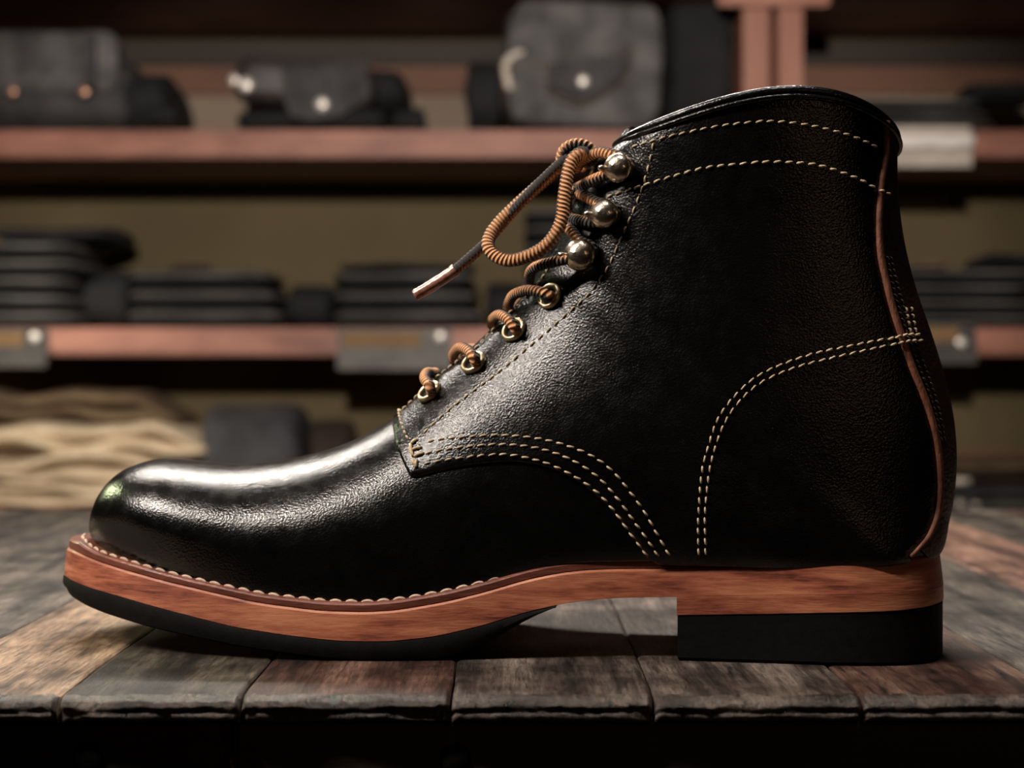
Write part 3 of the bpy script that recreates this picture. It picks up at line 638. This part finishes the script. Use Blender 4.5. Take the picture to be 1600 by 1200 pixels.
def hit(px, py):
    d = Vector(((px-800)/F, 1, -(py-590)/F)).normalized(); loc, nrm, idx, dist = BV.ray_cast(CAM, d)
    if loc is None:
        loc, nrm, idx, dist = BV.find_nearest(CAM+d*(DC+.01))
    i, j = divmod(idx, NT); best = None
    a, b = near[i, j], near[i+1, j]; c = near[i, j+1]
    A_ = np.stack([b-a, c-a], 1); q, *_ = np.linalg.lstsq(A_, np.array(loc)-a, rcond=None)
    return uu[i]+np.clip(q[0], 0, 1)*(uu[1]-uu[0]), tt[j]+np.clip(q[1], 0, 1)*(tt[1]-tt[0])
def hits(L, n_per=8, step=3.0):
    P = resample(crs(L, n_per), step); return np.array([hit(*p) for p in P])
SU, SV = .016, .045
def panel(name, poly, t, mat, side=-1, edge=M['edge_dark'], lip=.0007, label=None, dense=.0024):
    poly = np.asarray(poly)*[SU, SV]
    d = np.linalg.norm(np.diff(np.vstack([poly, poly[:1]]), axis=0), axis=1); poly = poly[d > 1e-5]
    poly = resample(np.vstack([poly, poly[:1]]), .0010)[:-1]
    n = len(poly); area_ = .5*np.sum(poly[:, 0]*np.roll(poly[:, 1], -1)-np.roll(poly[:, 0], -1)*poly[:, 1])
    if area_ < 0: poly = poly[::-1]
    T = np.roll(poly, -1, 0)-np.roll(poly, 1, 0); T /= np.linalg.norm(T, axis=1)[:, None]+1e-12
    inner = poly+np.stack([-T[:, 1], T[:, 0]], 1)*lip
    lo, hi = poly.min(0), poly.max(0); gx = np.arange(lo[0], hi[0], dense); gy = np.arange(lo[1], hi[1], dense)
    pts = np.array([(x, y) for x in gx for y in gy])
    # keep points inside and away from the rim
    x, y = pts[:, 0], pts[:, 1]; ins = np.zeros(len(pts), bool)
    for k in range(n):
        x1, y1 = poly[k]; x2, y2 = poly[(k+1) % n]
        c = ((y1 > y) != (y2 > y)) & (x < (x2-x1)*(y-y1)/(y2-y1+1e-15)+x1); ins ^= c
    dm = np.min(np.linalg.norm(pts[:, None]-inner[None, ::2], axis=2), axis=1) if len(pts) else []
    pts = pts[ins & (dm > dense*.6)]
    ver = [Vector(p) for p in poly]+[Vector(p) for p in inner]+[Vector(p) for p in pts]
    ed = [(k, (k+1) % n) for k in range(n)]+[(n+k, n+(k+1) % n) for k in range(n)]
    res = delaunay_2d_cdt(ver, ed, [], 1, 1e-7); ov, of, orig = res[0], res[2], res[3]
    lev = np.array([max([(1 if (o >= n) else 0) for o in oo] or [0]) for oo in orig]); q = np.array([tuple(v) for v in ov])
    U, TH = np.clip(q[:, 0]/SU, 0, NR), np.clip(q[:, 1]/SV, .0, PI)
    P, N = surf(U, TH, side); top = P+N*(np.where(lev == 1, t, t*.55))[:, None]
    V = [tuple(p) for p in top]; Fc = [tuple(f) for f in of if len(f) >= 3]; mi = [0]*len(Fc)
    cnt = {}
    for f in Fc:
        for a, b in zip(f, f[1:]+f[:1]): cnt[(min(a, b), max(a, b))] = cnt.get((min(a, b), max(a, b)), 0)+1
    low = {}
    for f in list(Fc):
        for a, b in zip(f, f[1:]+f[:1]):
            if cnt[(min(a, b), max(a, b))] == 1:
                for v_ in (a, b):
                    if v_ not in low: low[v_] = len(V); V.append(tuple(P[v_]-N[v_]*.0006))
                Fc.append((b, a, low[a], low[b])); mi.append(1)
    me = mesh_obj(name, V, Fc, None, boot, True, mats=[mat, edge], midx=mi, label=label)
    bm = bmesh.new(); bm.from_mesh(me.data); bmesh.ops.recalc_face_normals(bm, faces=bm.faces); bm.to_mesh(me.data); bm.free()
    return me
def theta_for_y(u, y):
    k = crs(K, t=np.array([u]))[0]; return PI-math.asin(min(1, (y/k[5])**(1/k[7])))
SEAM_PX = [(1378, 243), (1373, 275), (1368, 330), (1369, 390), (1376, 430), (1387, 475), (1401, 520), (1418, 570), (1440, 625), (1456, 680), (1463, 740), (1461, 790), (1448, 832), (1428, 858), (1418, 868)]
seam = hits(SEAM_PX); seam = seam[np.argsort(-seam[:, 0])]
keep = [seam[0]]
for s_ in seam[1:]:
    if s_[0] < keep[-1][0]-.01: keep.append(s_)
seam = np.array(keep); us = seam[::-1, 0]; ts = seam[::-1, 1]
def th_seam(u): return np.interp(u, us, ts)
wing = hits([(617, 655), (616, 672), (621, 698), (630, 722), (640, 744)], 6)
wing2 = hits([(640, 744), (652, 745), (700, 733), (753, 725), (807, 722), (860, 732), (903, 753), (945, 787), (980, 827), (1010, 870)])
u0 = wing[0, 0]; uf = wing2[-1, 0]; fu = np.linspace(NR, max(u0, 10.9), 60)
quarter = np.vstack([[(u, theta_for_y(u, .0085)) for u in fu], wing, wing2[1:],
    [(u, .03) for u in np.linspace(uf+.15, us[0]-.05, 30)], [(u, th_seam(u)) for u in np.linspace(us[0], NR, 60)],
    [(NR, x) for x in np.linspace(float(th_seam(NR))+.02, theta_for_y(NR, .0085)-.02, 40)]])
TQ = .0014
panel('quarter', quarter, TQ, M['leather_quarter'], -1); panel('quarter', quarter, TQ, M['leather_quarter'], 1)
# backstay strip wrapping round the heel from seam to seam
def strip_grid(name, fa, u_lo, u_hi, nu, nt, off, mat, label=None):
    V = []; 
    for u in np.linspace(u_lo, u_hi, nu+1):
        a = float(fa(u))*1.0; ths = np.linspace(a, 0.004, nt//2+1)
        P1, N1 = surf(np.full(len(ths), u), ths, -1); P2, N2 = surf(np.full(len(ths), u), ths[::-1], 1)
        o = np.full(len(ths), off); o[0] = -.0004
        Q = np.vstack([P1+N1*o[:, None], P2[1:]+N2[1:]*o[::-1][1:, None]]); V.append(Q)
    V = np.array(V); n2 = V.shape[1]-1; return mesh_obj(name, V.reshape(-1, 3), gridfaces(nu, n2), mat, boot, label=label)
strip_grid('backstay', lambda u: th_seam(u)*1.02+.01, 17.75, NR, 110, 30, .0010, M['leather_brown'], 'dark brown stitched leather backstay')
for s in (-1, 1):
    U = np.linspace(us[0], NR, 120); P, N = surf(U, np.array([th_seam(u) for u in U])*.985, s, .0012)
    v, f = tube_vf(P, np.interp(U, [us[0], 19, NR], [.0008, .0014, .0013]), 10); mesh_obj('seam_piping', v, f, M['raw_edge'], boot, label='rust-brown raw leather edging')
# collar binding: rolled rim
ths = np.linspace(.02, theta_for_y(NR, .008), 120); P1, N1 = surf(np.full(120, NR-.02), ths, -1); P2, N2 = surf(np.full(120, NR-.02), ths, 1)
ring = np.vstack([P1[::-1]+N1[::-1]*.0006, P2+N2*.0006])
for off, r, dz in ((0.0, .0017, .0008),):
    Q = ring.copy(); Q[:, 2] += dz; v, f = tube_vf(resample(Q, .0012), r, 12); mesh_obj('collar_binding', v, f, M['leather_quarter'], boot, label='rolled black leather collar binding')
Q = np.vstack([P1[::-1]+N1[::-1]*.0019, P2+N2*.0019]); Q[:, 2] -= .0012; v, f = tube_vf(resample(Q, .0012), .0009, 8); mesh_obj('collar_binding', v, f, M['leather_quarter'], boot)
# lining inside the shaft
def lining():
    U = np.linspace(18.5, NR, 60); T_ = np.linspace(.0, PI, 49); A_, B_ = np.meshgrid(U, T_, indexing='ij')
    n1 = surf0(A_, B_, -1); n2 = surf0(A_, B_, 1); cen = (n1+n2)/2; out = []
    mid = n1.mean(axis=1)
    for G in (n1, n2):
        Q = G.copy(); c_ = G[:, 24:25].copy(); c_[..., 1] = cfun(c_[..., 0]); Q = c_+(G-c_)*.93; out.append(Q)
    V = np.vstack([out[0].reshape(-1, 3), out[1].reshape(-1, 3)]); m = 60*49
    v, f = weld(V, gridfaces(59, 48)+gridfaces(59, 48, m, True)); mesh_obj('lining', v, f, M['lining'], boot, label='tan leather lining inside the shaft')
    # footbed
lining()
k_ = crs(K, t=np.linspace(9, 18, 30)); V = []
for X in np.linspace(-.05, .125, 30):
    for s in (-1, 0, 1): V.append((X, float(cfun(X))+s*float(n_fea(X))*.85, float(WT(X))+.004))
mesh_obj('insole', V, gridfaces(29, 2), M['lining'], boot)
# tongue
def tongue():
    V = []; U = np.concatenate([np.linspace(11.2, NR, 70)]); nn = 12
    for u in U:
        thc = theta_for_y(u, .016); ths = np.linspace(thc, PI, nn); P1, N1 = surf(np.full(nn, u), ths, -1, .0006); P2, N2 = surf(np.full(nn, u), ths[::-1], 1, .0006)
        V.append(np.vstack([P1, P2[1:]]))
    last, prev = V[-1], V[-4]; d = (last-prev); d /= np.linalg.norm(d, axis=1)[:, None]
    for k, L in enumerate((.002, .004, .006, .0075)):
        Q = last+d*L+np.array((L*.55, 0, L*.35)); cy = Q[:, 1].mean(); Q[:, 1] = cy+(Q[:, 1]-cy)*(1-.07*k*k); V.append(Q)
    V = np.array(V); o = mesh_obj('tongue', V.reshape(-1, 3), gridfaces(V.shape[0]-1, V.shape[1]-1), M['leather'], boot)
    m = o.modifiers.new('solid', 'SOLIDIFY'); m.thickness = .0012; m.offset = -1
tongue()
tg = []
for (a, b, y) in ((968, 222, .004), (971, 213, .005), (979, 202, .006), (988, 197, .008), (998, 200, .010), (1008, 207, .012), (1012, 214, .013)):
    d = DC+float(cfun(.05))+y; tg.append(((a-800)*d/F, d-DC, HC-(b-590)*d/F))
tg = np.array(tg); base = tg.copy(); base[:, 2] -= .012; base[:, 0] += .004
V = np.vstack([tg, (tg+base)/2, base]); o = mesh_obj('tongue_top', V, gridfaces(2, 6), M['leather'], boot); m = o.modifiers.new('solid', 'SOLIDIFY'); m.thickness = .002
# ---- stitches -------------------------------------------------------------------------------------
def stitches(L, pitch, r=.00042, off=TQ, mat='thread', fill=.72, tilt=.16, both=True, name='stitch_row', jitter=.1):
    h_ = hits(L, 10, 2.0)
    for side in ((-1, 1) if both else (-1,)):
        P, N = surf(h_[:, 0], h_[:, 1], side, off); D = np.hstack([P, N]); cum = np.r_[0, np.cumsum(np.linalg.norm(np.diff(P, axis=0), axis=1))]
        n = max(2, int(cum[-1]/pitch)); mb = MB()
        for k in range(n):
            jj = random.uniform(-1, 1)*jitter*pitch*.3
            s = cum[-1]*(k+.5)/n+jj; hl = pitch*fill/2; S = np.linspace(s-hl, s+hl, 6)
            Q = np.stack([np.interp(S, cum, D[:, c]) for c in range(6)], 1); p, nn = Q[:, :3], Q[:, 3:]
            tdir = p[-1]-p[0]; tdir /= np.linalg.norm(tdir)+1e-12; bi = np.cross(nn[2], tdir); tl = np.linspace(-1, 1, 6)[:, None]
            arch = np.array([-.9, .35, .75, .75, .35, -.9])[:, None]*r
            p = p+nn*arch+bi*tl*hl*tilt*(1+random.uniform(-.4, .4))
            mb.add(*tube_vf(p, [r*.55, r*.95, r, r, r*.95, r*.55], 6))
        mb.build(name, M[mat], boot, kind='stuff')
PX = DC/F
stitches([(1025, 222), (1018, 255), (1009, 287), (997, 320), (984, 350), (968, 386), (953, 419), (938, 440), (922, 462), (887, 494), (848, 529), (809, 562), (770, 594), (728, 625), (695, 652), (662, 683)], 16*PX, .00040)
stitches([(641, 691), (632, 670), (627, 645), (637, 627), (659, 611), (686, 594), (716, 571), (746, 549), (770, 524), (797, 496), (821, 474), (851, 438), (870, 408)], 13*PX, .00040)
stitches([(668, 694), (690, 689), (730, 685), (770, 682), (810, 683), (850, 688), (890, 698), (930, 715), (960, 738), (985, 768), (1008, 800), (1030, 838), (1048, 868)], 16.5*PX, .00040)
stitches([(664, 712), (700, 704), (740, 699), (780, 696), (820, 698), (860, 706), (900, 722), (935, 745), (965, 778), (990, 812), (1012, 842), (1031, 869)], 16.5*PX, .00040)
stitches([(661, 728), (690, 722), (730, 716), (770, 712), (800, 712), (840, 720), (870, 730), (905, 748), (935, 770), (962, 800), (985, 832), (1014, 869)], 16.5*PX, .00040)
stitches([(950, 310), (970, 303), (1000, 293), (1050, 277), (1100, 263), (1150, 257), (1200, 253), (1250, 255), (1283, 260), (1333, 278), (1365, 296)], 16*PX, .00046)
stitches([(990, 232), (1027, 220), (1060, 211), (1110, 200), (1150, 194), (1200, 190), (1250, 194), (1293, 203), (1333, 215), (1368, 232)], 16*PX, .00040)
stitches([(1092, 867), (1091, 830), (1092, 797), (1097, 735), (1108, 693), (1123, 653), (1147, 620), (1180, 590), (1220, 570), (1273, 552), (1330, 540), (1380, 530)], 15*PX, .00040)
stitches([(1103, 867), (1102, 830), (1102, 797), (1108, 738), (1118, 697), (1133, 660), (1153, 630), (1187, 599), (1240, 575), (1300, 559), (1357, 546), (1384, 540)], 15*PX, .00040)
stitches([(1382, 531), (1398, 527), (1413, 524), (1430, 525)], 11*PX, .00050, off=.0024); stitches([(1386, 540), (1400, 537), (1415, 534), (1434, 534)], 11*PX, .00050, off=.0024)
stitches([(1366, 297), (1376, 302), (1384, 306)], 12*PX, .00045, off=.0022)
stitches([(1383, 400), (1390, 440), (1402, 485), (1416, 528), (1432, 572), (1448, 615), (1460, 655), (1467, 690)], 9*PX, .00026, off=.0012, mat='thread_dark', tilt=.5)
stitches([(1388, 400), (1397, 440), (1410, 485), (1424, 528), (1441, 572), (1456, 615), (1466, 655), (1472, 690)], 9*PX, .00026, off=.0012, mat='thread_dark', tilt=.5)
for sgn in (0, 1):
    stitches([(1410+8*sgn, 480), (1413+8*sgn, 495), (1418+8*sgn, 522)], 9*PX, .00040, off=.0016, mat='thread')
# bar tack lumps at the corner of the quarter
mb = MB()
for (a, b), (c, d) in (((645, 698), (655, 690)), ((647, 706), (661, 702)), ((643, 703), (648, 716)), ((650, 716), (664, 711)), ((646, 722), (652, 731)), ((652, 733), (653, 722)), ((644, 698), (647, 712))):
    h_ = np.array([hit(a, b), hit((a+c)/2, (b+d)/2), hit(c, d)]); P, N = surf(h_[:, 0], h_[:, 1], -1, TQ+.0002); P[1] += N[1]*.0005
    mb.add(*tube_vf(crs(P, 3), .00058, 7))
mb.build('bar_tack', M['thread'], boot, kind='stuff')
# welt stitching
WI = inset_curve(lambda X: np.interp(X, [-.168, -.15, 0, .1], [.0075, .0052, .0042, .0040])); XW = px2X(1140, n_out)
for side in (-1, 1):
    P = np.array([(x+.122*(1+side)*y, float(cfun(x))+side*y, float(WT(x))) for x, y in WI if x < XW and (side < 0 or y > .003)])
    cum = np.r_[0, np.cumsum(np.linalg.norm(np.diff(P, axis=0), axis=1))]; pitch = .0054; n = int(cum[-1]/pitch); mb = MB()
    for k in range(n):
        S = np.linspace((k+.06)*pitch, (k+.94)*pitch, 7); Q = np.stack([np.interp(S, cum, P[:, c]) for c in range(3)], 1)
        Q[:, 2] += np.array([-.0006, .0000, .0002, .00028, .0002, .0000, -.0006]); Q[:, 1] += side*np.linspace(-.0003, .0003, 7)
        mb.add(*tube_vf(Q, [.0003, .00045, .00055, .00056, .00055, .00045, .0003], 8))
    mb.build('welt_stitching', M['thread_white'], boot, kind='stuff', label='pale cord stitching along the welt')
# groove of the welt where the stitches sit
# ---- eyelets and hooks -----------------------------------------------------------------------------
def frame_at(u, th, side, off=TQ):
    P, N = surf(u, th, side, off); P2, _ = surf(u+.05, th, side, off); T = P2-P; T -= N*T.dot(N); T /= np.linalg.norm(T); return P, N, T, np.cross(N, T)
def lathe(prof, P, N, T, B, seg=28, squash=1.0):
    V, Fc = [], []; m = len(prof)
    for j in range(seg):
        a = 2*PI*j/seg
        for (r, h) in prof: V.append(P+N*h+(T*math.cos(a)+B*math.sin(a)*squash)*r)
    for j in range(seg):
        for k in range(m-1): Fc.append((j*m+k, j*m+k+1, ((j+1) % seg)*m+k+1, ((j+1) % seg)*m+k))
    return V, Fc
EY = [(676.5, 618.5), (745, 573), (808, 521), (864.5, 466.5)]
for (px, py) in EY:
    u, th = hit(px, py)
    for s in (-1, 1):
        P, N, T, B = frame_at(u, th, s, TQ+.0007); pr = [(.0029+.00096*(1-math.cos(a)), .0002+.0013*math.sin(a)) for a in np.linspace(-.3, PI+.25, 16)]
        v, f = lathe([(.0028, -.0012)]+pr, P, N, T, B, 36); mesh_obj('eyelet', v, f, M['brass'], boot, label='brass ring eyelet')
        v, f = lathe([(.00005, -.0004), (.0015, -.0004), (.0029, -.0002)], P, N, T, B, 20); mesh_obj('eyelet_hole', v, f, M['cloth_side'], boot)
HK = [(965, 262, 23), (943, 334, 23), (905.5, 398, 25.5)]
for (px, py, rr) in HK:
    u, th = hit(px+4, py+4)
    for s in (-1, 1):
        P, N, T, B = frame_at(u, th, s)
        if s < 0:
            d = Vector(((px-800)/F, 1, -(py-590)/F)); kk = (DC+P[1]-.0062); C = np.array((px-800, 0, 0))/F*kk; C = np.array(((px-800)/F*kk, kk-DC, HC-(py-590)/F*kk))
            Nn = C-P; Nn = Nn/np.linalg.norm(Nn); Nn = .35*Nn+.65*N; Nn /= np.linalg.norm(Nn)
        else: C = P+N*.0055; Nn = N
        B2 = np.cross(Nn, T); B2 /= np.linalg.norm(B2); T2 = np.cross(B2, Nn); r = rr*PX*.98
        cap = [(.00001, r*.78)]+[(r*math.sin(a), r*.80*math.cos(a)-.0003) for a in np.linspace(.15, 1.75, 12)]+[(r*.78, -r*.34), (r*.40, -r*.30), (.0014, -.0016), (.0013, -.006)]
        mb = MB(); mb.add(*lathe(cap, C, Nn, T2, B2, 32))
        mb.add(*lathe([(.0011, 0), (.0013, .0012), (.0040, .0007), (.0046, .0001), (.0047, -.0006)], P+T*.0004, N, T, B, 28))
        mb.build('speed_hook', M['nickel'], boot, label='polished metal speed hook')
        Cn = C-B2*0; lip = [C+Nn*(-.0003)+(-np.array((1, 0, 0))*r*.9), C+(-np.array((1, 0, 0))*r*1.12)+Nn*.0002, C-np.array((1, 0, 0))*r*1.2-Nn*.0015, P-np.array((1, 0, 0))*.004]
        v, f = tube_vf(crs(lip, 5), .0010, 8); mesh_obj('hook_prong', v, f, M['nickel'], boot)
# ---- laces ------------------------------------------------------------------------------------------
def Lp(px, py, dy):
    X = 0.
    for _ in range(12): Y = float(cfun(X))+dy; X = (px-800)*(DC+Y)/F
    return (X, Y, HC-(py-590)*(DC+Y)/F)
def cord(P, r=.0021, name='lace', vo=0.0, parent=boot, up=(0, -1, .3), mat='lace', label=None):
    P = resample(crs(P, 14), .00035); n = len(P); seg = 14
    cum = np.r_[0, np.cumsum(np.linalg.norm(np.diff(P, axis=0), axis=1))]
    V, Fc = tube_vf(P, r, seg, up=up, ref=up); V = np.array(V).reshape(n, seg, 3)
    ph = cum[:, None]/.0014; ang = np.arange(seg)[None]/seg+vo; pp = 2*np.abs(((ang) % 1)-.5)
    k = 1+.045*np.sin(2*PI*(ph+ang*2.0)); V = P[:, None]+(V-P[:, None])*k[..., None]
    uv = []
    for i in range(n-1):
        for j in range(seg):
            a, b = j/seg+vo, (j+1)/seg+vo; uv += [(cum[i], a), (cum[i], b), (cum[i+1], b), (cum[i+1], a)]
    uv += [(0, 0)]*(2*seg)
    return mesh_obj(name, V.reshape(-1, 3), Fc, M[mat], parent, uvs=uv, label=label)
def sfp(px, py, off, side=-1):
    u, th = hit(px, py); return tuple(surf(u, th, side, off)[0])
def mir(p): y = float(cfun(p[0]))-p[1]; return (p[0]+.244*y, float(cfun(p[0]))+y, p[2])
R_ = .0019
# lacing through the four eyelet pairs (near hole, over the facing edge, across the tongue, far hole)
def across(pts, hole, vo=.0):
    near_ = [sfp(hole[0], hole[1], -.0020), sfp(hole[0]-1, hole[1]-2, .0010)]+[Lp(*p) for p in pts]
    far_ = [mir(p) for p in near_[::-1]]; cord(near_+far_[1:] if abs(pts[-1][2]) < .002 else near_+far_, R_, vo=vo)
across([(672, 604, -.0215), (664, 592, -.0165), (667, 583, -.0085), (676, 583, -.003)], (680, 624), .1)
across([(741, 560, -.0215), (732, 548, -.0185), (719, 543, -.0125), (709, 552, -.006), (709, 562, -.003)], (750, 580), .12)
across([(805, 513, -.0215), (795, 500, -.0200), (781, 492, -.0145), (770, 499, -.007), (770, 509, -.003)], (812, 527), .12)
across([(856, 461, -.0225), (840, 455, -.0215), (822, 454, -.0175), (803, 461, -.0115), (795, 475, -.006), (794, 490, -.003)], (870, 472), -.05)
# strands round the speed hooks
cord([Lp(824, 448, -.004), Lp(827, 438, -.011), Lp(829, 425, -.016), Lp(840, 416, -.021), Lp(862, 410, -.025), Lp(885, 405, -.027), Lp(905, 403, -.0268), Lp(924, 396, -.0260), Lp(923, 385, -.0255), Lp(905, 376, -.0252), Lp(896, 364, -.0235), Lp(886, 354, -.020), Lp(879, 346, -.013), Lp(880, 338, -.005)], R_, vo=.15)
cord([Lp(874, 352, -.004), Lp(882, 344, -.012), Lp(897, 343, -.019), Lp(918, 347, -.0245), Lp(940, 346, -.0265), Lp(960, 340, -.0265), Lp(962, 326, -.026), Lp(948, 320, -.0255), Lp(930, 315, -.0235), Lp(912, 305, -.020), Lp(897, 300, -.014), Lp(886, 296, -.006)], R_, vo=.22)
cord([Lp(890, 306, -.004), Lp(898, 296, -.012), Lp(908, 291, -.018), Lp(925, 282, -.0235), Lp(946, 274, -.0265), Lp(966, 272, -.0275), Lp(982, 266, -.0275), Lp(984, 254, -.0270), Lp(972, 246, -.0262), Lp(955, 241, -.0250), Lp(938, 238, -.0225), Lp(922, 243, -.0190), Lp(910, 250, -.0150)], R_, vo=.12)
cord([Lp(890, 330, -.017), Lp(888, 318, -.0185), Lp(890, 303, -.0185), Lp(898, 296, -.0170)], .0014, vo=.2)
for hk in ((935, 322), (955, 255)):      # far-side strands
    p = mir(Lp(hk[0], hk[1], -.024)); cord([Lp(hk[0]-45, hk[1]+6, -.001), mir(Lp(hk[0]-25, hk[1], -.018)), p], R_, vo=.3)
# knot, bow loop and free end
cord([Lp(880, 262, -.016), Lp(878, 246, -.0175), Lp(884, 233, -.0185), Lp(897, 226, -.0190), Lp(912, 227, -.0185), Lp(924, 236, -.0165), Lp(926, 247, -.012), Lp(915, 256, -.008)], .0021, vo=.2)
cord([Lp(900, 262, -.010), Lp(906, 250, -.014), Lp(912, 240, -.0195), Lp(905, 240, -.0225), Lp(893, 252, -.0245), Lp(886, 278, -.0260), Lp(881, 310, -.0270), Lp(878, 340, -.0275), Lp(868, 365, -.0280), Lp(850, 386, -.0280), Lp(825, 400, -.0275), Lp(797, 407, -.0265), Lp(775, 400, -.0250), Lp(763, 386, -.0230), Lp(766, 368, -.0205), Lp(782, 346, -.0185), Lp(806, 322, -.0175), Lp(836, 295, -.0170), Lp(862, 272, -.0170), Lp(884, 252, -.0165), Lp(897, 243, -.0150)], .0023, vo=.0, up=(0, -1, 0))
tail = cord([Lp(899, 240, -.0175), Lp(880, 252, -.0190), Lp(858, 272, -.0200), Lp(830, 300, -.0205), Lp(800, 332, -.0185), Lp(778, 358, -.0150), Lp(757, 382, -.0130), Lp(735, 402, -.0140), Lp(715, 419, -.0150), Lp(706, 426, -.0150)], .0019, vo=.24, up=(0, -1, .0))
ag = [Lp(712, 421, -.0150), Lp(700, 430, -.0150), Lp(680, 443, -.0155), Lp(662, 454, -.0158), Lp(648, 462, -.0160)]
P = resample(crs(ag, 6), n=30); v, f = tube_vf(P, [.0023]*3+[.00215]*25+[.0022, .0020], 18, caps=False); n0 = 29*18
Pin, fin = tube_vf(P[::-1][:8], [.0016]*8, 18, caps=True); q = len(v)
v = list(v)+list(Pin); f = list(f)+[tuple(i+q for i in a) for a in fin]+[(n0+j, n0+(j+1) % 18, q+(-(j+1)) % 18, q+(-j) % 18) for j in range(18)]
mesh_obj('aglet', v, f, M['aglet'], tail, label='clear shiny lace tip')
